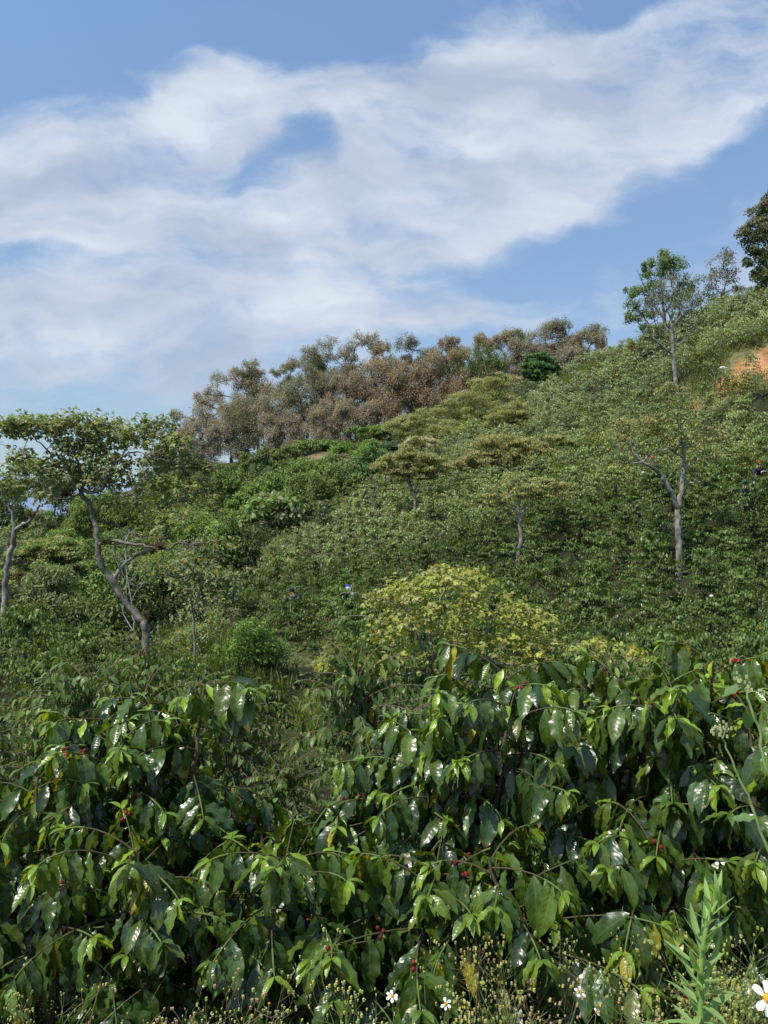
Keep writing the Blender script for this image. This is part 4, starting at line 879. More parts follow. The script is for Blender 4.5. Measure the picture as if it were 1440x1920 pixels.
# --- forked tree on the right of the slope
tree('forked_tree', 'tall forked tree with pale blotched trunk and thin mustard leaves right of the slope', 'tree', None, (1272, 0), 32.5,
     [(1190,810,50,28,30),(1235,800,40,30,22),(1275,770,45,30,22),(1160,830,30,20,10),(1300,820,40,40,16),(1340,810,40,30,12),(1215,860,40,25,12),(1265,830,30,30,10),(1180,870,30,20,8),(1330,860,30,25,7),(1260,735,26,16,7)],
     'mustard', leaf=.15, nl=34, flat=.6, bark=M_PALE, tip=.008, seed=740, rc=1.15, mixpal=('sage', .45), yellow=.03,
     trunk=[[(1273,1035,0,.15),(1272,1010,0,.14),(1271,980,0,.135),(1271,955,0,.13),(1276,930,.1,.11),(1280,895,.2,.10),(1283,860,.3,.09),(1280,830,.3,.075),(1274,800,.3,.06),(1266,780,.3,.045),(1258,765,.3,.03)],
            [(1271,957,0,.12),(1262,930,-.2,.11),(1248,905,-.3,.10),(1238,888,-.4,.09),(1222,876,-.5,.075),(1205,866,-.6,.06),(1190,850,-.6,.045),(1182,830,-.6,.03)],
            [(1206,866,-.6,.05),(1218,852,-.4,.045),(1240,845,-.3,.035),(1255,840,-.3,.02)],[(1205,868,-.6,.04),(1180,868,-.8,.03),(1160,838,-.9,.02),(1148,834,-.9,.012)],
            [(1283,862,.3,.05),(1268,850,.4,.04),(1255,842,.5,.03)],[(1281,885,.2,.04),(1293,872,.1,.03),(1300,860,0,.02)],[(1274,800,.3,.04),(1286,785,.4,.03),(1300,765,.5,.02)]])

# --- the big coral tree on the left
def longtwigs(mb, tb, s, r_): pass
tree('coral_tree', 'big left coral tree with curved leaning grey trunk and wide thin crown', 'tree', None, (264, 0), 20.5,
     [(60,800,58,26,46),(130,810,55,34,50),(200,815,50,34,46),(20,800,40,20,22),(270,820,55,32,46),(330,840,45,28,30),(365,870,34,14,16),(385,880,18,9,6),(150,850,60,34,46),(210,870,50,28,32),(110,880,44,26,26),(230,900,40,20,16),(180,905,36,16,16),(100,925,44,18,14),(235,940,40,20,12),(305,915,44,24,16),(350,935,34,20,9),(60,860,50,26,18),(-30,820,40,30,16),(290,870,40,24,14),(160,785,70,16,22),(300,790,40,16,12)],
     'eryth', leaf=.115, nl=11, flat=.6, bark=M_GREYB, tip=.0045, seed=750, kind='tri', rc=1.3, step=.4, mixpal=('sage', .3), yellow=.035, mat=M_SOFT, up=.25,
     trunk=[[(264,1262,0,0.1224),(274,1225,0,0.1152),(272,1180,0,0.1080),(266,1160,0,0.1044),(240,1135,0,0.1008),(222,1110,0,0.0972),(205,1082,0,0.0936),(190,1060,0,0.0900),(182,1030,0,0.0828),(181,995,0,0.0792),(176,970,.1,0.0756),(166,945,.2,0.0720),(152,925,.2,0.0720),(150,910,.2,0.0648)],
            [(190,1018,0,0.0504),(212,1014,-.2,0.0540),(240,1018,-.3,0.0468),(275,1024,-.4,0.0432),(310,1030,-.5,0.0360),(335,1018,-.6,0.0324),(360,1020,-.6,0.0216),(395,1014,-.7,0.0144),(425,1010,-.8,0.0086)],
            [(212,1082,0,0.0576),(228,1062,.3,0.0504),(245,1048,.5,0.0432),(265,1038,.6,0.0360),(290,1022,.6,0.0288),(320,1005,.7,0.0216),(345,985,.7,0.0108)],
            [(152,915,.2,0.0576),(178,922,-.2,0.0504),(195,912,-.3,0.0432),(200,895,-.4,0.0360),(215,870,-.4,0.0288),(235,845,-.4,0.0216)],
            [(150,912,.2,0.0504),(135,885,.3,0.0396),(115,862,.3,0.0360),(95,848,.4,0.0288),(75,830,.4,0.0180),(55,812,.4,0.0108)],
            [(152,912,.2,0.0432),(150,880,.6,0.0360),(140,850,.7,0.0252),(150,820,.8,0.0144)],
            [(215,920,-.3,0.0288),(230,930,-.3,0.0216),(265,925,-.4,0.0144),(298,924,-.5,0.0072)],[(218,868,-.4,0.0288),(250,848,-.5,0.0216),(290,858,-.5,0.0144),(335,870,-.5,0.0086)],
            [(148,930,.2,0.0216),(130,934,-.2,0.0180),(100,935,-.3,0.0144)]])
# sparse hanging limbs on the right of the coral tree
tree('sprawling_limb_tree', 'thin half bare tree with sprawling pale twigs right of the leaning trunk', 'tree', None, (360, 0), 24,
     [(345,1075,40,30,10),(370,1110,30,30,8),(400,1060,30,20,7),(410,1130,30,25,7),(380,950,40,30,16),(420,1020,34,14,12),(330,965,36,26,14),(300,1000,40,30,12),(290,1060,40,30,10),(350,920,40,20,12)], 'eryth', leaf=.13, nl=5, flat=.7, bark=M_PALE, tip=.006, trunk_r=.04, seed=751, kind='tri', mat=M_SOFT, yellow=.12, step=.35)
# --- pale trunk at the left edge
tree('pale_trunk_tree', 'pale barked tree with crooked twigs at the left edge below the wide crown', 'tree', None, (12, 0), 22,
     [(30,905,34,20,14),(70,905,34,18,12),(10,880,30,20,8),(60,870,40,30,14),(15,925,30,14,7),(100,920,24,14,7),(95,895,20,14,5)],
     'eryth', leaf=.13, nl=8, flat=.6, bark=M_PALE, tip=.0045, seed=752, kind='tri', rc=1.1, step=.35, mixpal=('sage', .4), mat=M_SOFT,
     trunk=[[(8,1115,0,0.0900),(12,1085,0,0.0825),(16,1045,0,0.0788),(24,1020,0,0.0750),(27,995,0,0.0675),(25,970,0,0.0600),(18,950,0,0.0525),(10,935,0,0.0375),(-5,915,0,0.0225)],
            [(27,995,0,0.0525),(45,982,-.1,0.0488),(60,970,-.2,0.0450),(72,952,-.3,0.0375),(84,944,-.3,0.0300),(100,935,-.4,0.0225),(112,928,-.4,0.0150)],[(20,955,0,0.0300),(30,935,.2,0.0225),(28,915,.3,0.0150),(30,890,.4,0.0090)],[(60,970,-.2,0.0150),(50,955,-.2,0.0112),(35,948,-.2,0.0075)]])

# --- lit yellow green coral tree in the valley
tree('yellow_coral_tree', 'sunlit lime yellow coral tree with tangled pale twigs in the valley behind the front bushes', 'tree', None, (835, 0), 16.5,
     [(830,1082,55,20,30,1.2),(880,1085,40,18,16,1.0),(760,1110,50,26,26,1.2),(720,1135,40,26,16,1.0),(820,1130,60,30,26,1.4),(900,1130,55,30,30,1.4),(960,1150,50,26,26,1.2),(1000,1165,36,20,14,.9),(780,1170,60,30,26,1.3),(860,1190,55,26,20,1.2),(930,1200,50,26,22,1.2),(720,1190,36,24,12,.8),
      (990,1235,60,30,30,1.2),(1060,1245,50,26,30,1.1),(1120,1225,55,24,50,1.0),(1175,1235,40,22,30,.8),(1030,1270,70,30,50,1.0),(1110,1268,60,26,50,.9),(1010,1210,60,30,40,1.0),(700,1250,40,16,12,.7),(640,1265,40,20,16,.6),(620,1250,30,14,8,.5),(760,1235,50,20,12,.9),(820,1230,50,20,12,.9)],
     'lime', leaf=.115, nl=8, flat=.6, bark=M_PALE, tip=.0038, seed=760, kind='tri', rc=1.35, step=.3, mixpal=('goldlime', .3), mat=M_SOFT, up=.1, yellow=.03,
     trunk=[[(812,1300,0,.11),(806,1262,0,.10),(805,1245,0,.09),(818,1222,0,.08),(845,1210,.1,.07),(870,1205,.2,.055),(900,1190,.3,.04),(935,1170,.4,.025)],
            [(806,1245,0,.06),(795,1215,-.2,.045),(780,1190,-.3,.035),(765,1160,-.4,.025),(750,1130,-.4,.015),(700,1120,-.5,.01),(655,1112,-.6,.007),(612,1130,-.7,.005)],[(815,1228,0,.05),(805,1185,.3,.04),(820,1140,.4,.03),(835,1105,.5,.02)],
            [(845,1210,.1,.05),(880,1225,-.3,.045),(930,1240,-.5,.04),(990,1250,-.6,.03),(1060,1255,-.6,.02),(1120,1250,-.6,.012)],[(780,1190,-.3,.02),(720,1165,-.5,.013),(660,1155,-.6,.009),(620,1165,-.7,.006)],
            [(808,1255,0,.04),(770,1262,-.2,.03),(720,1262,-.4,.02),(650,1262,-.5,.012),(585,1258,-.6,.006)],[(660,1262,-.5,.012),(625,1285,-.5,.009),(605,1320,-.5,.006)]])
# --- broad leaved tree over the shade, shrubs
tree('broad_leaved_tree', 'broad leaved tree with big pale leaves over deep shade at the coffee edge', 'tree', None, (515, 0), 60,
     [(500,950,36,26,26),(540,960,34,26,24),(480,975,26,18,10),(560,985,24,18,8),(520,940,36,14,12)], 'sage', leaf=.5, nl=16, flat=.7, bark=M_GREYB, tip=.03, trunk_r=.12, seed=770, rc=1.1, kind='fold', asp=.6, mixpal=('bright', .4))
tree('green_shrub', 'fresh green rounded shrub in the valley left of the yellow coral tree', 'shrub', None, (485, 0), 26.5,
     [(470,1195,46,30,34,1.0),(510,1215,40,28,24,.9),(440,1225,40,26,20,.9),(490,1240,50,26,20,1.0),(470,1180,30,18,12,.7)], 'bright', leaf=.13, nl=60, flat=.7, bark=M_GREYB, tip=.01, trunk_r=.05, seed=771, rc=1.2, mat=M_SOFT, step=.4)
tree('green_shrub', 'dull green shrub with a few yellow leaves at the foot of the leaning trunk', 'shrub', None, (350, 0), 27,
     [(340,1200,40,24,20,.9),(385,1190,30,24,14,.8),(410,1165,24,24,10,.7),(350,1225,40,16,10,.8)], 'sage', leaf=.13, nl=40, flat=.7, bark=M_GREYB, tip=.01, trunk_r=.05, seed=772, rc=1.2, mat=M_SOFT, step=.4, yellow=.08)

# ------------------------------------------------------------------ the front row of coffee bushes
CH_RED = ((.17, .010, .012), (.26, .02, .015), (.10, .008, .012), (.33, .09, .03), (.12, .20, .03))
def add_leaf_pairs(acc, r_, node, d, t, L0, droop, top=0.0, flush=0.0, vig=1.0):
    """opposite leaves at a node; d branch direction, t 0..1 along it"""
    side = unit(np.cross(d, [0, 0, 1.0]) + 1e-6)
    for sgn in (1, -1):
        if r_.random() < .06: continue
        a = math.radians(r_.uniform(35, 80) * (1 - .35 * (t > .9))); hd = d * math.cos(a) + side * sgn * math.sin(a); hd = np.array([hd[0], hd[1], hd[2] * .3]); hd = unit(hd + r_.normal(0, .12, 3))
        young = 1.0 if t > .97 else (max(0, (t - .72) / .28) ** 1.3)
        pit = math.radians(np.clip(r_.normal(droop, 20), -10, 86)); pit *= (1 - .45 * young)
        h = unit(np.array([hd[0], hd[1], 0])); zc = np.array([0, 0, 1.0])
        A = h * math.cos(pit) - zc * math.sin(pit); Nn = h * math.sin(pit) + zc * math.cos(pit)
        roll = r_.normal(0, .32); S = np.cross(Nn, A); Nn = Nn * math.cos(roll) + S * math.sin(roll)
        L = L0 * r_.uniform(.68, 1.22) * (1 - .28 * young)
        age = np.clip(young * .9 * vig + flush * r_.random() + r_.normal(0, .08), 0, 1.1)
        base = np.array([.027, .056, .011]) * r_.uniform(.55, 1.7); new = np.array([.23, .34, .026]) * r_.uniform(.8, 1.15)
        c = base * (1 - age) + new * age
        q = r_.random()
        if q < .008: c = np.array([.30, .27, .02])
        elif q < .03: c = base * .7 + np.array([.07, .075, .01])
        acc['C'].append(node + h * .006); acc['A'].append(A); acc['N'].append(Nn); acc['L'].append(L); acc['W'].append(L * r_.uniform(.33, .43) * (1 - .15 * young)); acc['c'].append(c)
        acc['b'].append(r_.uniform(.25, 1.05) * (1 + .3 * young)); acc['w'].append(r_.uniform(.05, .17) * (1 - .4 * young)); acc['p'].append(r_.uniform(0, 6.28)); acc['d'].append(r_.uniform(.5, 1) if r_.random() < .07 else 0.0)

def branch(acc, wood, green, cher, r_, start, az, el, L, L0, bare, cherry, drop=55, droop=52, flush=0, nodes=None):
    nn = nodes or max(4, int(L / .031)); p = np.array(start, float); pts = [p.copy()]; d0 = np.array([math.cos(az), math.sin(az), 0]); dirs = []
    curve = r_.normal(0, .25); vig = float(np.clip(r_.beta(1.4, 1.1), .05, 1)) if flush < .2 else r_.uniform(.5, 1)
    for k in range(nn):
        t = (k + 1) / nn; fr = 1 - (1 - t) ** 1.7; e = el - math.radians(drop) * t ** 1.2; a2 = az + curve * t; d = np.array([math.cos(a2) * math.cos(e), math.sin(a2) * math.cos(e), math.sin(e)]); p = p + d * L * (fr - (1 - (1 - k / nn) ** 1.7)); pts.append(p.copy()); dirs.append(d)
        if t > bare: add_leaf_pairs(acc, r_, p, d, t, L0 * (.8 + .35 * math.sin(math.pi * min(1, t * 1.05))), droop, flush=flush, vig=vig)
        elif r_.random() < .25: add_leaf_pairs(acc, r_, p, d, t, L0 * .8, droop)
        if cherry and .12 < t < .8 and r_.random() < cherry: cher.append((p.copy(), d, r_.integers(2, 6)))
    # terminal pair of tiny leaves standing up
    for sgn in (1, -1):
        side = unit(np.cross(dirs[-1], [0, 0, 1.0])); A = unit(dirs[-1] * .8 + side * sgn * .5 + np.array([0, 0, .5])); Nn = unit(np.cross(A, side * sgn) * -sgn + np.array([0, 0, .3]))
        acc['C'].append(p); acc['A'].append(A); acc['N'].append(unit(np.array([0, 0, 1.0]) - A * A[2])); acc['L'].append(L0 * r_.uniform(.25, .6)); acc['W'].append(L0 * .17); acc['c'].append(np.array([.05, .10, .018]) * (1 - vig) + np.array([.20, .32, .03]) * vig); acc['b'].append(.9); acc['w'].append(.0); acc['p'].append(0); acc['d'].append(0)
    k = max(2, int(nn * .62)); rad = np.linspace(.0046, .0018, nn + 1)
    tube(wood, pts[:k + 1], rad[:k + 1] * .65, 5, (.075, .07, .03)); tube(wood, pts[k:], rad[k:], 4, (.11, .15, .04))
    return pts

def front_bush(label, px, toppy, Y, R, seed, L0=.109, stems=2, nb=60, cherry=.0, low=.12, gz=None, lean=(0, 0), yoff=0.0, face=None):
    r_ = np.random.default_rng(seed); o3 = G(px, Y); topz = CAMZ + (960 - toppy) / F * Y; h = topz - o3[2]
    root = thing('coffee_shrub', label, 'coffee bush', o3)
    acc = {k: [] for k in 'CANLWcbwpd'}; wood = MB(); green = MB(); cher = []; trunk = MB()
    tops = []
    for s in range(stems):
        a = [.3, 2.6, 4.6, 1.4, 3.6][s % 5] + r_.normal(0, .3) - s * 2.1; off = R * (.55 if stems > 1 else 0) * r_.uniform(.6, 1.2); dx, dy = math.cos(a + s * 2.1) * off + lean[0], math.sin(a + s * 2.1) * off * .6 + lean[1]; hs = h * (1.0 if s == 0 else r_.uniform(.74, .96))
        pts = [o3 + np.array([dx * .05, dy * .05, -.12]), o3 + np.array([dx * .3, dy * .3, hs * .3]), o3 + np.array([dx * .75, dy * .75, hs * .68]), o3 + np.array([dx, dy, hs * .985])]
        sk = Skel(); ids = sk.line(pts, [.019, .015, .009, .0035], sub=6, wob=.003, r_=r_); P_ = np.array(sk.p); tube(wood, P_, sk.r, 7, (.11, .09, .06))
        L_ = np.linalg.norm(np.diff(P_, axis=0), axis=1).cumsum(); L_ = np.concatenate([[0], L_]) / L_[-1]; tops.append(P_[-1])
        nl = nb // stems; az = r_.uniform(0, 6.28)
        for i in range(nl):
            k = low + (1 - low) * ((i + .5) / nl) ** .92; pos = np.array([np.interp(k, L_, P_[:, j]) for j in range(3)])
            az += math.radians(90 if i % 2 else 180) + r_.normal(0, .25)
            prof = .20 + .85 * math.sin(math.pi * min(1, max(.0, 1.06 - k * .99))) ** .75
            Lb = R * prof * r_.uniform(.75, 1.12); el = math.radians(2 + 42 * k ** 2.2 + r_.normal(0, 7))
            branch(acc, wood, green, cher, r_, pos, az, el, Lb, L0, .12 if k < .7 else .0, cherry, drop=r_.uniform(25, 85), droop=r_.uniform(46, 66), flush=.25 if k > .85 else .06)
        # leader tip: stacked young pairs
        for q in range(4):
            add_leaf_pairs(acc, r_, P_[-1] - np.array([0, 0, .035 * q]), unit(np.array([math.cos(q * 1.57 + az), math.sin(q * 1.57 + az), .35])), .99 - .05 * q, L0 * .95, 38, flush=.5)
    for q in (face or []): branch(acc, wood, green, cher, r_, *q)
    f = MB(); A = {k: np.array(v) for k, v in acc.items()}
    fine_leaves(f, A['C'], A['A'], A['N'], A['L'], A['W'], A['c'], A['b'], A['w'], A['p'], tipcol=((.16, .10, .02), A['d']))
    f.obj('foliage', M_NEAR, root, o3, smooth=True); wood.obj('stems', M_VCOL, root, o3, smooth=True)
    for (p, d, m) in cher[:40]: cherries(p, d, m, r_, root, o3)
    return root

def cherries(p, d, m, r_, root, o3):
    mb = MB(); side = unit(np.cross(d, [0, 0, 1.0])); up = np.cross(side, d)
    for i in range(int(m)):
        a = r_.uniform(0, 6.28); dd = side * math.cos(a) + up * math.sin(a); c = p + dd * .0115 + d * r_.normal(0, .006); col = CH_RED[int(r_.choice(5, p=[.32, .28, .2, .08, .12]))]; R = r_.uniform(.0050, .0068)
        ball(mb, c, np.array([R, R, R * 1.12]), col, 4)
        segs(mb, [p], [c + dd * R * .2], .0012, .0012, 3, (.12, .15, .04)); ball(mb, c + dd * R * .98, R * .16, (.08, .05, .03), 1)
    mb.obj('cherry_cluster', M_CHERRY, root, o3, smooth=True)

def front_row():
    front_bush('left front coffee bush with upright pale shoots and a red berry branch on its left', 278, 1272, 2.45, .33, 41, stems=5, nb=150, cherry=.02)
    front_bush('large rounded middle front coffee bush, tallest of the row under the yellow tree', 850, 1250, 2.40, .40, 42, stems=5, nb=185, cherry=.015, L0=.102)
    front_bush('right front coffee bush with bright young leaves at its top beside the tall weed', 1275, 1232, 2.35, .38, 43, stems=5, nb=165, cherry=.05, L0=.112)
    front_bush('coffee bush between the middle and right ones, slightly lower with a young leafy tip', 1085, 1300, 2.65, .32, 44, stems=3, nb=110, cherry=.05)
    front_bush('low coffee bush filling the dip between the left and middle bushes', 548, 1530, 2.35, .30, 45, stems=3, nb=96, cherry=.02)
    front_bush('coffee bush cut by the left edge of the photo, lower than the shooting one', 0, 1450, 2.25, .32, 46, stems=3, nb=96, cherry=.04)
    front_bush('coffee bush cut by the right edge of the photo, behind the fuzzy weed stems', 1478, 1235, 2.15, .30, 47, stems=3, nb=90, cherry=.04)
    front_bush('low coffee bush at the bottom between the left and middle bushes with large drooping leaves', 400, 1600, 2.05, .40, 48, stems=2, nb=80, cherry=.0, L0=.102)
    front_bush('low coffee bush at the foot of the middle bush, partly behind the daisies', 700, 1640, 2.00, .38, 49, stems=2, nb=80, cherry=.03, L0=.107)
    front_bush('low coffee bush at the foot of the right bush above the dry weeds', 1090, 1590, 2.02, .40, 50, stems=2, nb=80, cherry=.04, L0=.107)
    front_bush('low coffee bush at the bottom left over the bare earth clod', 140, 1590, 2.05, .40, 51, stems=2, nb=80, cherry=.02, L0=.099)
front_row()

# ------------------------------------------------------------------ weeds along the verge
def weed_parts(seed, h, spread, dry):
    """thin forking stems with tiny buds and a few leaves"""
    r_ = np.random.default_rng(seed); st = MB(); bd = MB(); lf = MB(); A0 = []; A1 = []; r0 = []; tips = []
    stemc = (.17, .20, .06) if not dry else (.22, .18, .09)
    def rec(p, d, L, lev, r):
        n = 3; q = p
        for k in range(n):
            d = unit(d + r_.normal(0, .09, 3) + np.array([0, 0, .05])); e = q + d * L / n; A0.append(q); A1.append(e); r0.append(r); q = e
            if lev < 2 and r_.random() < .8: LC.append(q); LA.append(unit(np.array([r_.normal(), r_.normal(), .15]))); LL.append(r_.uniform(.02, .05) * (1.3 - .4 * lev))
            if lev < 4 and k < n - 1 and r_.random() < .55:
                a = unit(d + r_.normal(0, .55, 3) * spread); rec(q, a, L * .55, lev + 1, r * .6)
        if lev < 4:
            for _ in range(2 if r_.random() < .75 else 3): rec(q, unit(d + r_.normal(0, .42, 3) * spread), L * r_.uniform(.45, .62), lev + 1, r * .65)
        else: tips.append(q)
    LC, LA, LL = [], [], []
    for s in range(r_.integers(1, 3)): rec(np.array([r_.normal(0, .02), r_.normal(0, .02), -.03]), unit(np.array([r_.normal(0, .16), r_.normal(0, .16), 1])), h * .48, 1 if h < .5 else 0, .0017)
    segs(st, A0, A1, np.array(r0), np.array(r0) * .85, 3, stemc)
    tips = np.array(tips); k = len(tips)
    cols = np.array([(.36, .38, .12), (.46, .44, .10), (.24, .32, .10)] if not dry else [(.36, .28, .13), (.30, .22, .11), (.42, .38, .12)])[r_.integers(0, 3, k)]
    ball(bd, tips, np.stack([np.full(k, .0025), np.full(k, .0025), np.full(k, .0037)], -1) * r_.uniform(.6, 1.4, (k, 1)), cols, 1)
    if LC: folded(lf, np.array(LC), np.array(LA), np.tile([0, 0, 1.0], (len(LC), 1)) + r_.normal(0, .3, (len(LC), 3)), np.array(LL), np.array(LL) * .4, np.array([.16, .25, .07]) * r_.uniform(.7, 1.3, (len(LC), 1)), bend=.8)
    return st.mesh('stems', M_VCOL), bd.mesh('buds', M_VCOL), (lf.mesh('leaves', M_SOFT) if LC else None)
WEEDS = [weed_parts(800 + i, [.42, .55, .62, .5, .72, .38, .60, .48][i], [1, 1.2, .9, 1.3, 1, 1.4, 1.1, .9][i], i in (3, 5)) for i in range(8)]
def weeds():
    r_ = np.random.default_rng(77); n = 0
    spots = []
    for k in range(84):
        px = r_.choice([r_.uniform(940, 1440), r_.uniform(940, 1440), r_.uniform(0, 420), r_.uniform(420, 940)], p=[.33, .27, .22, .18]); Y = r_.uniform(1.45, 2.0)
        spots.append((px, Y))
    for px, Y in spots:
        top = np.interp(px, [0, 200, 420, 520, 700, 900, 1000, 1150, 1300, 1440], [1830, 1820, 1830, 1850, 1790, 1760, 1730, 1690, 1740, 1670]) + r_.normal(10, 45)
        g = G(px, Y, .0); hz = CAMZ + (960 - top) / F * Y - g[2]; i = int(r_.integers(8)); h0 = [.42, .55, .62, .5, .72, .38, .60, .48][i]; s = np.clip(hz / (h0 * 1.05), .35, 1.25)
        dry = i in (3, 5); o = thing('weed', 'dry thin branching weed with tiny tan seed heads on the verge' if dry else 'thin branching green weed with tiny yellow buds on the verge', 'weed', g, 'dry seeding weeds on the verge' if dry else 'budding weeds on the verge')
        o.rotation_euler = (r_.normal(0, .1), r_.normal(0, .1), r_.uniform(0, 6.28)); o.scale = (s, s, s)
        for nm, me in zip(('stems', 'buds', 'leaves'), WEEDS[i]):
            if me is None: continue
            c = bpy.data.objects.new(nm, me); COL.objects.link(c); c.parent = o
weeds()

def verge_cover():
    r_ = np.random.default_rng(78); mb = MB(); n = 8200
    Y = r_.uniform(1.3, 2.5, n); px = r_.uniform(-120, 1560, n); k = r_.random(n) < np.interp(px, [-120, 100, 300, 480, 800, 1000, 1560], [.6, .35, .6, .3, .35, .9, 1]); Y, px = Y[k], px[k]; n = len(px); x = (px - 720) / F * Y; z = H(x, Y)
    top = np.interp(px, [0, 400, 700, 900, 1200, 1440], [.14, .16, .14, .22, .34, .36]); hh = r_.random(n) * top
    A = r_.normal(0, 1, (n, 3)); A[:, 2] = np.abs(A[:, 2]) + .3; c = np.array([.14, .22, .06]) * (1 - r_.random((n, 1))) + np.array([.26, .30, .09]) * r_.random((n, 1))
    L = r_.uniform(.018, .055, n); folded(mb, np.stack([x, Y, z + hh], -1), A, np.array([0, -.3, 1.0]) + r_.normal(0, .5, (n, 3)), L, L * r_.uniform(.3, .6, n), c, bend=.7)
    m = 3600; Y = r_.uniform(1.3, 2.4, m); px = r_.uniform(-120, 1560, m); x = (px - 720) / F * Y; A = r_.normal(0, .35, (m, 3)); A[:, 2] = 1
    L = r_.uniform(.08, .26, m) * np.interp(px, [0, 500, 1000, 1440], [.8, .7, 1.1, 1.4]); folded(mb, np.stack([x, Y, H(x, Y)], -1), A, r_.normal(0, 1, (m, 3)) * [1, 1, .2], L, .0035, np.array([.30, .29, .10]) * r_.uniform(.5, 1.4, (m, 1)), bend=r_.uniform(.2, 1.6, m))
    o = mb.obj('ground_cover', M_SOFT); tag(o, 'low green herbs and dry grass covering the verge at the bottom', 'ground cover', kind='stuff')
    # dead leaves and litter under the bushes
    mb = MB(); m = 2600; Y = r_.uniform(1.9, 4.6, m); x = r_.uniform(-.62, .62, m) * Y; A = r_.normal(0, 1, (m, 3)) * [1, 1, .25]; L = r_.uniform(.05, .13, m)
    c = np.array([(.16, .10, .055), (.22, .16, .09), (.10, .06, .035), (.26, .2, .12)])[r_.integers(0, 4, m)] * r_.uniform(.6, 1.2, (m, 1))
    folded(mb, np.stack([x, Y, H(x, Y) + .012 + r_.random(m) * .02], -1), A, np.array([0, 0, 1.0]) + r_.normal(0, .35, (m, 3)), L, L * .42, c, bend=r_.uniform(-.8, .8, m))
    o = mb.obj('leaf_litter', M_SOFT); tag(o, 'brown dead leaves scattered under the coffee bushes', 'leaf litter', kind='stuff')
verge_cover()

def clod(px, Y, sx, sy, sz, label, seed, col=(.15, .10, .06)):
    """lump of dry earth"""
    r_ = np.random.default_rng(seed); mb = MB(); ball(mb, [(0, 0, 0)], 1.0, col, 14); V = mb.V[0]; n = V.copy(); k = 1.0
    for a, f in ((.22, 2.3), (.12, 5.1), (.06, 11)): ph = r_.uniform(0, 6, 3); k = k + a * np.sin(n[:, 0] * f + ph[0]) * np.sin(n[:, 1] * f + ph[1]) * np.cos(n[:, 2] * f + ph[2]) * 1.5
    mb.V[0] = (n * np.reshape(k, (-1, 1)) * [sx, sy, sz]).astype(np.float32); g = G(px, Y)
    o = mb.obj('earth_clod', M_CLOD, None, (0, 0, 0), smooth=True); o.location = tuple(g + np.array([0, 0, sz * .25])); tag(o, label, 'earth clod')
M_CLOD = noise_material('dry_earth', (.10, .065, .035), (.24, .175, .11), 22, .95, .9, .012, c3=(.32, .25, .16))
clod(105, 2.02, .13, .10, .09, 'pale dry clod of earth at the bottom left corner', 1)
clod(150, 2.35, .22, .12, .07, 'brown earth lump behind the pale clod at the bottom left', 2)
clod(262, 2.5, .12, .09, .05, 'small earth lump in the shade right of the brown one', 3)

# ------------------------------------------------------------------ daisies
def daisy(px, py, Y, D, label, seed, npet=6, tilt=.5):
    r_ = np.random.default_rng(seed); hd = P(px, py, Y); g = G(px + r_.uniform(-25, 25), Y + .05); root = thing('daisy', label, 'flower', g)
    st = MB(); mid = (g + hd) / 2 + np.array([r_.normal(0, .02), 0, 0]); sk = Skel(); sk.line([g - [0, 0, .02], mid, hd], [.0018, .0015, .0012], sub=5); tube(st, sk.p, sk.r, 5, (.14, .20, .06)); st.obj('stem', M_VCOL, root, g)
    up = unit(np.array([r_.normal(0, .25), -tilt, 1.0])); U_ = unit(np.cross(up, [1, 0, 0])); V_ = np.cross(up, U_)
    for k in range(npet):
        if r_.random() < .08: continue
        a = 6.283 * k / npet + r_.normal(0, .12); d = U_ * math.cos(a) + V_ * math.sin(a); mb = MB()
        fine_leaves(mb, np.array([hd + d * D * .12]), np.array([unit(d + up * .1)]), np.array([up]), [D * .40], [D * .26], np.array([(.80, .80, .76)]), [r_.uniform(.0, .7)], [.03], [r_.uniform(0, 6)], nl=5, prof=([0, .2, .6, .85, 1], [.3, .6, 1, .9, .45]))
        mb.obj('petal', M_PETAL, root, g, smooth=True)
    mb = MB(); ball(mb, [hd + up * D * .03], D * .15, (.62, .30, .02), 6); k = 40; a = np.arange(k) * 2.4; rr = np.sqrt(np.arange(k) / k) * D * .14
    ball(mb, hd + up * D * .03 + (U_[None] * (np.cos(a) * rr)[:, None] + V_[None] * (np.sin(a) * rr)[:, None]) + up * (np.sqrt(np.maximum((D * .15) ** 2 - rr ** 2, 0)))[:, None], D * .018, (.72, .40, .03), 1); mb.obj('flower_disc', M_PETAL, root, g, smooth=True)
    lf = MB(); C = np.array([mid, g * .7 + hd * .3]); folded(lf, np.repeat(C, 2, 0), unit(r_.normal(0, 1, (4, 3)) * [1, 1, .2]), np.tile([0, 0, 1.0], (4, 1)), .045, .02, (.09, .16, .04), bend=.7); lf.obj('leaves', M_SOFT, root, g)
daisy(735, 1868, 1.62, .026, 'white daisy with orange centre in front of the middle bush, left of its twin', 1, 6, .55)
daisy(836, 1882, 1.66, .025, 'white daisy under the hanging red berries, right of its twin', 2, 6, 1.1)
daisy(1088, 1860, 1.60, .026, 'white daisy facing up among the dry weeds right of centre', 3, 5, .4)
daisy(1438, 1872, 1.05, .044, 'largest white daisy, cut by the right edge at the bottom', 4, 6, 1.3)
daisy(1118, 1898, 1.7, .018, 'tiny closed white daisy near the bottom right of centre', 5, 5, .5)
daisy(1160, 1880, 1.64, .016, 'spent orange flower head without petals in the dry weeds', 6, 0, .6)
daisy(795, 1822, 1.68, .014, 'small spent orange flower head above the left daisy', 7, 0, .4)
daisy(505, 1882, 1.6, .018, 'small spent orange flower head at the bottom left of the middle bush', 8, 0, .4)

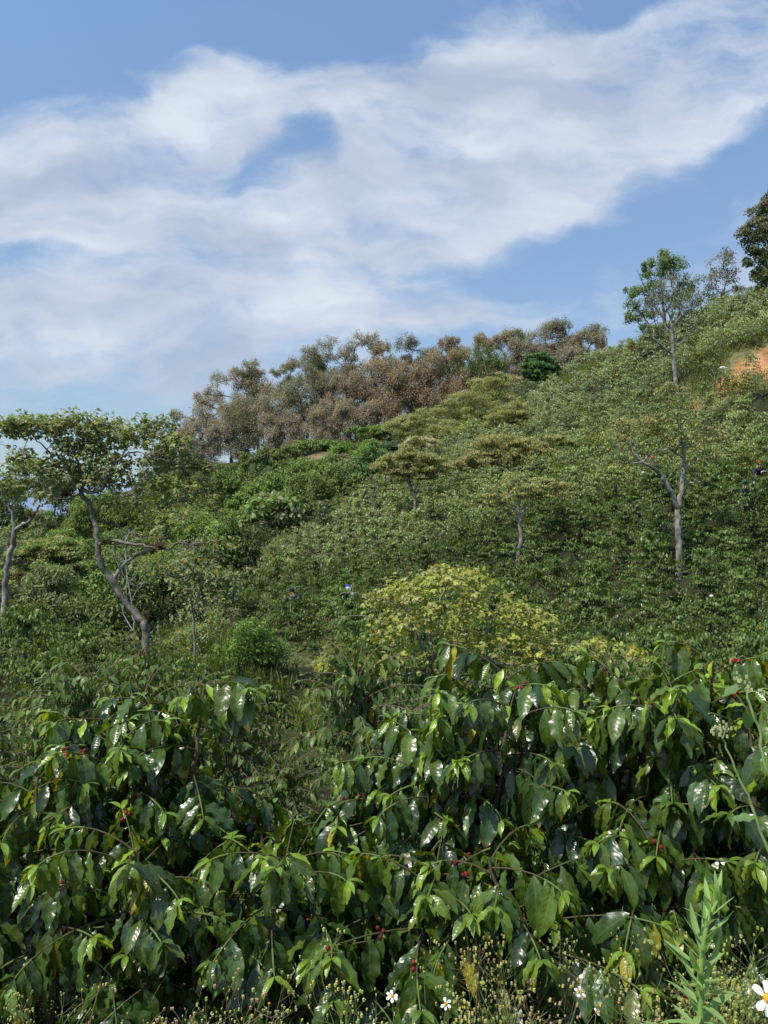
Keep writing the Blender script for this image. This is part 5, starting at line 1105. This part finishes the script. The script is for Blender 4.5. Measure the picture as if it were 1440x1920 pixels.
# ------------------------------------------------------------------ large light green herb on the right
def horseweed():
    r_ = np.random.default_rng(9); Y = 1.25; g = G(1318, Y); root = thing('leafy_weed', 'tall light green weed with long narrow upcurved leaves at the bottom right', 'weed', g)
    ctrl = [g - [0, 0, .03], P(1314, 1920, Y), P(1312, 1850, Y), P(1318, 1780, Y), P(1330, 1720, Y), P(1348, 1685, Y)]; sk = Skel(); sk.line(ctrl, [.006, .0055, .005, .0042, .0034, .002], sub=8); st = MB(); tube(st, sk.p, sk.r, 8, (.20, .32, .08)); st.obj('stem', M_VCOL, root, g, smooth=True)
    Pn = np.array(sk.p); zs = Pn[:, 2]; C, A, Nn, L, W, c, b = [], [], [], [], [], [], []
    n = 60; z0 = CAMZ + (960 - 2050) / F * Y
    for i in range(n):
        k = i / (n - 1); z = z0 + (zs[-1] - z0) * k ** .85; p = np.array([np.interp(z, zs, Pn[:, j]) for j in range(3)]); az = i * 2.4 + r_.normal(0, .15); e = math.radians(18 + 45 * k ** 1.5 + r_.normal(0, 13)); d = np.array([math.cos(az) * math.cos(e), math.sin(az) * math.cos(e), math.sin(e)])
        C.append(p); A.append(d); Nn.append(unit(np.array([0, 0, 1.0]) - d * d[2]) + r_.normal(0, .12, 3)); L.append((.105 - .045 * k) * r_.uniform(.6, 1.2)); W.append(.0150 * (1 - .45 * k) * r_.uniform(.85, 1.2)); c.append(np.array([.24, .36, .12]) * (1 + .35 * k) * r_.uniform(.85, 1.15)); b.append(r_.uniform(-.75, .5) if k > .4 else r_.uniform(-.2, .9))
    for i in range(40):   # crowded tip
        az = r_.uniform(0, 6.28); e = math.radians(r_.uniform(55, 88)); d = np.array([math.cos(az) * math.cos(e), math.sin(az) * math.cos(e), math.sin(e)]); C.append(Pn[-1] - [0, 0, r_.uniform(0, .035)]); A.append(d); Nn.append(unit(np.array([0, 0, 1.0]) - d * d[2])); L.append(r_.uniform(.02, .045)); W.append(.005); c.append(np.array([.24, .38, .10]) * r_.uniform(.85, 1.15)); b.append(r_.uniform(-.5, .5))
    lf = MB(); m = len(C); fine_leaves(lf, np.array(C), np.array(A), np.array(Nn), L, W, np.array(c), b, np.full(m, .03), r_.uniform(0, 6, m), nl=7, prof=([0, .1, .4, .7, .9, 1], [.25, .5, 1, .8, .35, .03])); lf.obj('leaves', M_SOFT, root, g, smooth=True)
horseweed()

def climbing_weed(label, pts, seed, heads):
    r_ = np.random.default_rng(seed); P0 = [P(*q) for q in pts]; g = G(pts[0][0], pts[0][2]); root = thing('tall_weed', label, 'weed', g); sk = Skel(); sk.line([g - [0, 0, .03]] + P0, np.linspace(.0038, .0016, len(P0) + 1), sub=6, wob=.0015, r_=r_); st = MB(); tube(st, sk.p, sk.r, 6, (.24, .34, .12))
    lf = MB(); C, A = [], []
    for p in sk.p[8::4]:
        if r_.random() < .75: C.append(p); A.append(unit(r_.normal(0, 1, 3) * [1, .6, .5]))
    n = len(C); L = r_.uniform(.025, .05, n); fine_leaves(lf, np.array(C), np.array(A), np.tile([0, -.4, 1.0], (n, 1)), L, L * .5, np.tile([.17, .27, .10], (n, 1)), r_.uniform(.2, 1, n), np.full(n, .12), r_.uniform(0, 6, n), nl=6); lf.obj('leaves', M_SOFT, root, g, smooth=True)
    fl = MB()
    for (a, b, Y) in heads:
        c = P(a, b, Y); near = sk.p[sk.nearest(c)]; segs(st, [near], [c], .0014, .001, 4, (.24, .34, .12)); m = 9; q = c + r_.normal(0, .006, (m, 3)); ball(fl, q, np.array([[.0022, .0022, .0042]]) * r_.uniform(.8, 1.3, (m, 1)), np.array([.42, .46, .22]) * r_.uniform(.8, 1.2, (m, 1)), 1)
    fl.obj('flower_heads', M_VCOL, root, g); st.obj('stem', M_VCOL, root, g, smooth=True)
climbing_weed('leaning weed stem with pale fuzzy flower heads near the right edge, the lower one', [(1478, 1700, 1.35), (1445, 1610, 1.35), (1405, 1500, 1.35), (1378, 1440, 1.35), (1355, 1385, 1.35)], 21, [(1352, 1375, 1.35), (1340, 1366, 1.35), (1362, 1362, 1.36)])
climbing_weed('weed stem with pale flower heads rising highest at the right edge', [(1470, 1600, 1.3), (1436, 1450, 1.3), (1420, 1360, 1.3), (1398, 1300, 1.3), (1386, 1275, 1.3)], 22, [(1384, 1268, 1.3), (1404, 1285, 1.3), (1432, 1296, 1.3)])
#climbing_weed('slender green shoot crossing the top corner of the right edge bush', [(1440, 1420, 1.6), (1415, 1300, 1.6), (1425, 1250, 1.6), (1438, 1215, 1.6)], 23, [(1436, 1212, 1.6)])

# ------------------------------------------------------------------ epiphytes on the trees
def bromeliad(px, py, Y, R, label, seed, col=((.13, .07, .045), (.20, .11, .06)), dead=False):
    r_ = np.random.default_rng(seed); c = P(px, py, Y); root = thing('bromeliad', label, 'bromeliad', c, None); mb = MB(); n = 90; d = r_.normal(0, 1, (n, 3)); d[:, 2] = np.abs(d[:, 2]) * .9 if not dead else d[:, 2]; d = unit(d)
    a = r_.random((n, 1)); cc = (np.array(col[0]) * a + np.array(col[1]) * (1 - a)) * r_.uniform(.6, 1.3, (n, 1)); folded(mb, np.tile(c - P(0, 0, 0) * 0, (n, 1)), d, np.array([0, 0, 1.0]) + r_.normal(0, .3, (n, 3)), R * r_.uniform(.6, 1.2, n), R * .10, cc, bend=r_.uniform(.3, 1.5, n)); mb.obj('leaves', M_SOFT, root, c)
    k = MB(); ball(k, [(c[0], c[1], c[2])], R * .22, (.08, .05, .03), 3); k.obj('core', M_VCOL, root, c)
bromeliad(125, 928, 20.7, .30, 'reddish brown air plant where the two left crowns meet', 1)
bromeliad(301, 1026, 20.0, .26, 'dark red air plant out on the long horizontal limb', 2, ((.16, .05, .035), (.14, .09, .05)))
bromeliad(272, 1152, 20.3, .20, 'olive brown air plant at the bend of the leaning trunk', 3, ((.12, .09, .04), (.15, .13, .05)), True)
bromeliad(265, 1235, 20.2, .34, 'largest rusty air plant at the foot of the leaning trunk', 4, ((.11, .05, .035), (.17, .09, .05)))
bromeliad(197, 1016, 20.3, .26, 'green air plant in the fork of the horizontal limb', 5, ((.06, .09, .03), (.10, .12, .04)))
bromeliad(37, 1078, 22, .24, 'rusty air plant beside the pale trunk at the left edge', 6)
bromeliad(58, 966, 21.8, .18, 'small dark air plant on the crooked limb at the left edge', 7, ((.08, .05, .03), (.12, .08, .05)))
bromeliad(1264, 957, 33.2, .42, 'rust red air plant in the fork of the blotched trunk', 8, ((.20, .07, .04), (.15, .09, .05)))
bromeliad(1264, 807, 33.4, .26, 'dark air plant high on the right limb of the forked tree', 9, ((.08, .06, .04), (.12, .09, .06)), True)

# ------------------------------------------------------------------ sacks on the slope
M_SACK = noise_material('woven_white_sack', (.50, .49, .45), (.66, .65, .60), 40, .8, .5, .01)
M_SACKC = noise_material('woven_cream_sack', (.36, .32, .23), (.50, .45, .33), 40, .85, .5, .01)
def sack(px, py, Y, L, W, Hh, label, seed, mat, yaw=0.0, tilt=0.0, dz=None):
    r_ = np.random.default_rng(seed); c = P(px, py, Y); root = thing('sack', label, 'sack', c); root.rotation_euler = (tilt, 0, yaw)
    mb = MB(); ball(mb, [(0, 0, 0)], 1.0, (1, 1, 1), 10); V = mb.V[0]; x = V[:, 0].copy(); k = 1 - .28 * np.clip(x, 0, 1) ** 3; bump = 1 + .07 * np.sin(V[:, 0] * 6 + 1) * np.cos(V[:, 1] * 5 + seed) + .05 * np.sin(V[:, 2] * 9 + V[:, 0] * 4)
    sq = np.sign(V) * np.abs(V) ** .75; mb.V[0] = (sq * np.stack([np.full_like(x, L / 2), W / 2 * k, Hh / 2 * k], -1) * bump[:, None]).astype(np.float32); mb.obj('sack_body', mat, root, smooth=True)
    nk = MB(); a = np.linspace(0, 1, 6); sk = [(L / 2 * .93 + .16 * t * L, .02 * math.sin(5 * t), .02 * t) for t in a]; tube(nk, sk, np.interp(a, [0, .35, .5, 1], [Hh * .26, Hh * .12, Hh * .14, Hh * .26]), 9, (1, 1, 1)); nk.obj('tied_neck', mat, root, smooth=True)
sack(1355, 690, 57.2, .50, .28, .25, 'white filled sack lying at the foot of the orange earth cut', 1, M_SACK, .2)
sack(1066, 776, 75, .50, .26, .26, 'white sack resting on the coffee alone in the upper middle of the slope', 2, M_SACK, .3)
sack(1058, 742, 86, .36, .24, .20, 'left of two white sacks side by side near the top of the slope', 3, M_SACK, .1)
sack(1065, 742, 86, .36, .24, .22, 'right of two white sacks side by side near the top of the slope', 4, M_SACK, 2.9)
sack(1032, 745, 87, .28, .2, .18, 'small white sack left of the pair near the top of the slope', 5, M_SACK, .6)
sack(1147, 1001, 35.0, .28, .22, .28, 'cream sack standing in the coffee in the middle of the right slope', 6, M_SACKC, 1.2, -.9)
sack(1334, 1118, 27.0, .17, .12, .12, 'white sack with raised tied corner low on the right slope', 7, M_SACK, .7, -.6)
sack(1297, 905, 39.5, .24, .14, .09, 'small cream bundle right of the blotched forked trunk', 8, M_SACKC, .3)
sack(1206, 887, 40.5, .22, .18, .18, 'pale dusty sack under the left limb of the forked tree', 9, M_SACKC, .8, -.5)

# ------------------------------------------------------------------ coffee pickers
SKIN = (.22, .12, .075)
def skin_body(name, verts, edges, radii, mat, parent, origin, root=0, sub=2):
    me = bpy.data.meshes.new(name); bm = bmesh.new(); ly = bm.verts.layers.skin.verify(); vs = []
    for v, r in zip(verts, radii):
        x = bm.verts.new(tuple(np.asarray(v, float))); r = r if isinstance(r, tuple) else (r, r); x[ly].radius = r; vs.append(x)
    for a, b in edges: bm.edges.new((vs[a], vs[b]))
    vs[root][ly].use_root = True; bm.to_mesh(me); bm.free(); me.materials.append(mat)
    o = bpy.data.objects.new(name, me); COL.objects.link(o); o.parent = parent
    m = o.modifiers.new('skin', 'SKIN'); m.use_smooth_shade = True; s = o.modifiers.new('sub', 'SUBSURF'); s.levels = s.render_levels = sub; return o
def flat_mat(name, c, rough=.85):
    return noise_material(name, tuple(v * .85 for v in c), tuple(min(1, v * 1.15) for v in c), 30, rough, .3, .005)
M_SKIN = flat_mat('skin', SKIN, .6); M_HAIR = flat_mat('black_hair', (.02, .015, .012), .6)
def person(px, py_head, Y, yaw, label, shirt, trousers, hat, hatkind, lean=.35, reach=((.35, 1.0), (.42, .85)), hood=None):
    """standing picker bent a little forward, hands in the branches; local +y is forward"""
    hx = (px - 720) / F * Y; headz = CAMZ + (960 - py_head) / F * Y; gz = Hs(hx, Y); s = 1.0
    foot = headz - 1.62 if True else gz; foot = max(min(foot, gz + .35), gz - .35) if abs(foot - gz) < 1.0 else foot
    root = thing('person', label, 'person', (hx, Y, headz - 1.58 + .12 * lean)); root.rotation_euler = (0, 0, yaw)
    L = lean; hip = np.array([0, -.06 * L, .92]); ch = hip + np.array([0, .30 * L, .30]); sh = hip + np.array([0, .50 * L, .46]); nk = sh + np.array([0, .06 * L + .01, .09]); hd = nk + np.array([0, .05, .10]); 
    V = [hip, hip + [0, .1 * L, .14], ch, sh, nk, hd, hd + [0, .01, .09]]; R = [(.15, .11), (.13, .10), (.16, .11), (.13, .09), .055, (.078, .092), (.068, .078)]; E = [(0, 1), (1, 2), (2, 3), (3, 4), (4, 5), (5, 6)]
    def add(v, r, par): V.append(np.asarray(v, float)); R.append(r); E.append((par, len(V) - 1)); return len(V) - 1
    arms = []; legs = []
    for sg, (ry, rz) in zip((-1, 1), reach):
        a = add(sh + [sg * .17, 0, -.01], .052, 3); hand = np.array([sg * .16, ry + .12, rz + .12]); el = (V[a] + hand) / 2 + np.array([sg * .07, -.05, -.12]); b = add(el, .040, a); c = add(hand, .026, b); arms.append((V[a], el, hand))
        f = unit(hand - el); pm = add(hand + f * .055, (.038, .016), c); s_ = unit(np.cross(f, [0, 0, 1.0]))
        for q, (off, ln) in enumerate(((-.030, .060), (-.010, .072), (.010, .068), (.028, .054))):
            k1 = add(V[pm] + f * .03 + s_ * off, .0085, pm); k2 = add(V[k1] + f * ln * .5 + np.array([0, 0, -.010]), .008, k1); add(V[k2] + f * ln * .4 + np.array([0, 0, -.026]), .007, k2)
        t1 = add(hand + f * .03 - s_ * sg * .038, .010, c); add(V[t1] + f * .035 - s_ * sg * .016 + np.array([0, 0, -.008]), .009, t1)
    for sg in (-1, 1):
        a = add(hip + [sg * .09, 0, -.06], .088, 0); kn = np.array([sg * .11, .05 + .05 * sg, .49]); b = add(kn, .058, a); an = np.array([sg * .12, -.02 + .06 * sg, .09]); c = add(an, .042, b); add(an + [sg * .02, .13, -.055], (.04, .026), c); legs.append((V[a], kn, an))
    skin_body('body', V, E, R, M_SKIN, root, None)
    # shirt
    Vs = [hip + [0, 0, .04], hip + [0, .1 * L, .16], ch, sh, sh + [0, 0, .05]]; Rs = [(.165, .125), (.15, .12), (.178, .132), (.15, .112), (.075, .07)]; Es = [(0, 1), (1, 2), (2, 3), (3, 4)]
    for (a, e, h_) in arms:
        for v, r in ((a, .068), (e, .056), (e * .35 + h_ * .65, .046)): Vs.append(v); Rs.append(r); Es.append((3 if r == .068 else len(Vs) - 2, len(Vs) - 1))
    skin_body('shirt', Vs, Es, Rs, flat_mat('shirt_cloth', shirt), root, None)
    Vt = [hip + [0, 0, .05], hip + [0, 0, -.04]]; Rt = [(.155, .12), (.155, .12)]; Et = [(0, 1)]
    for (a, k, n_) in legs:
        for q, (v, r) in enumerate(((a, .10), (k, .075), (n_ + [0, 0, .05], .06))): Vt.append(v); Rt.append(r); Et.append((1 if q == 0 else len(Vt) - 2, len(Vt) - 1))
    skin_body('trousers', Vt, Et, Rt, flat_mat('trouser_cloth', trousers), root, None)
    # face
    fc = MB(); 
    for sg in (-1, 1): ball(fc, [hd + [sg * .032, .083, .035]], .011, (.75, .72, .68), 3); ball(fc, [hd + [sg * .032, .092, .035]], .005, (.02, .015, .01), 2)
    fc.obj('eyes', M_VCOL, root, smooth=True)
    ns = MB(); ball(ns, [hd + [0, .095, .008]], np.array([[.014, .022, .020]]), SKIN, 3); ball(ns, [hd + [0, .083, -.035]], np.array([[.026, .010, .007]]), (.20, .07, .06), 3); ball(ns, [hd + [.082, .0, .02], hd + [-.082, 0, .02]], np.array([[.012, .022, .032]] * 2), SKIN, 3); ns.obj('face', M_SKIN, root, smooth=True)
    hr = MB(); ball(hr, [hd + [0, -.012, .055]], np.array([[.088, .100, .082]]), (1, 1, 1), 5); hr.obj('hair', M_HAIR, root, smooth=True)
    ht = MB(); hm = flat_mat('hat_cloth', hat); a = np.linspace(0, 2 * math.pi, 24, endpoint=False)
    prof = [(.205, .062), (.20, .07), (.105, .085), (.10, .13), (.085, .17), (.03, .182), (.001, .183)] if hatkind == 'brim' else [(.100, .055), (.102, .09), (.094, .135), (.065, .165), (.02, .18), (.001, .181)]
    for (r0, z0), (r1, z1) in zip(prof[:-1], prof[1:]):
        V_ = np.concatenate([np.stack([r0 * np.cos(a), r0 * np.sin(a) * 1.08, np.full(24, z0)], -1), np.stack([r1 * np.cos(a), r1 * np.sin(a) * 1.08, np.full(24, z1)], -1)]) + hd; i = np.arange(24); ht.add(V_, np.stack([i, (i + 1) % 24, 24 + (i + 1) % 24, 24 + i], -1))
    if hatkind == 'cap': ball(ht, [hd + [0, .125, .07]], np.array([[.07, .07, .008]]), (1, 1, 1), 5)
    ht.obj('hat' if hatkind == 'brim' else 'cap', hm, root, smooth=True)
    if hood:
        hb = MB(); ball(hb, [hd + [0, -.04, .0]], np.array([[.105, .095, .125]]), (1, 1, 1), 6); hb.obj('neck_cloth', flat_mat('hood_cloth', hood), root, smooth=True)
    k = PC[0]; PC[0] += 1; bx = hx + .1 * (-1) ** k; by = Y - .75; bz = Hs(bx, by); top_ = headz - .30; me = VB[k % NVB]; o = bpy.data.objects.new('coffee_bush', me); COL.objects.link(o); sz = max(.5, (top_ - bz) / 1.6); o.scale = (min(1.2, sz), min(1.0, sz), sz); o.location = (bx, by, bz - .05); o.rotation_euler = (0, 0, k)
    tag(o, 'dark glossy green coffee bush hiding the lower body of a picker', 'coffee bush', 'coffee bushes the pickers stand behind')
    return root, sh, hip
PC = [0]
person(1425, 872, 37.5, 2.6, 'coffee picker in a wide reddish hat and dark blue shirt at the right edge', (.02, .03, .10), (.12, .12, .15), (.30, .07, .06), 'brim', .5)
sack(1433, 886, 37.2, .36, .22, .18, 'blue and white sack slung on the back of the picker in the reddish hat', 12, M_SACK, .3, -.5)
person(1403, 912, 36.0, 2.4, 'coffee picker in a teal shirt half hidden in the leaves below the red hatted one', (.02, .10, .11), (.03, .04, .05), (.03, .05, .06), 'cap', .9)
person(1222, 862, 42.0, 3.0, 'coffee picker in a red cap and cream top behind the forked tree limb', (.55, .42, .30), (.10, .09, .08), (.42, .05, .05), 'cap', .2)
person(657, 1106, 31.0, .5, 'coffee picker in a blue cap and pale hood left of the yellow coral tree', (.42, .45, .52), (.05, .05, .06), (.05, .07, .42), 'cap', .4, hood=(.6, .63, .68))
person(549, 1112, 33.5, .2, 'coffee picker in dark navy clothes among the rows left of the blue capped one', (.015, .018, .05), (.02, .02, .03), (.02, .02, .06), 'cap', .4)
person(608, 955, 54.0, 3.4, 'coffee picker in light blue at the shaded upper left edge of the coffee slope', (.10, .25, .45), (.08, .12, .2), (.15, .3, .5), 'cap', .2)
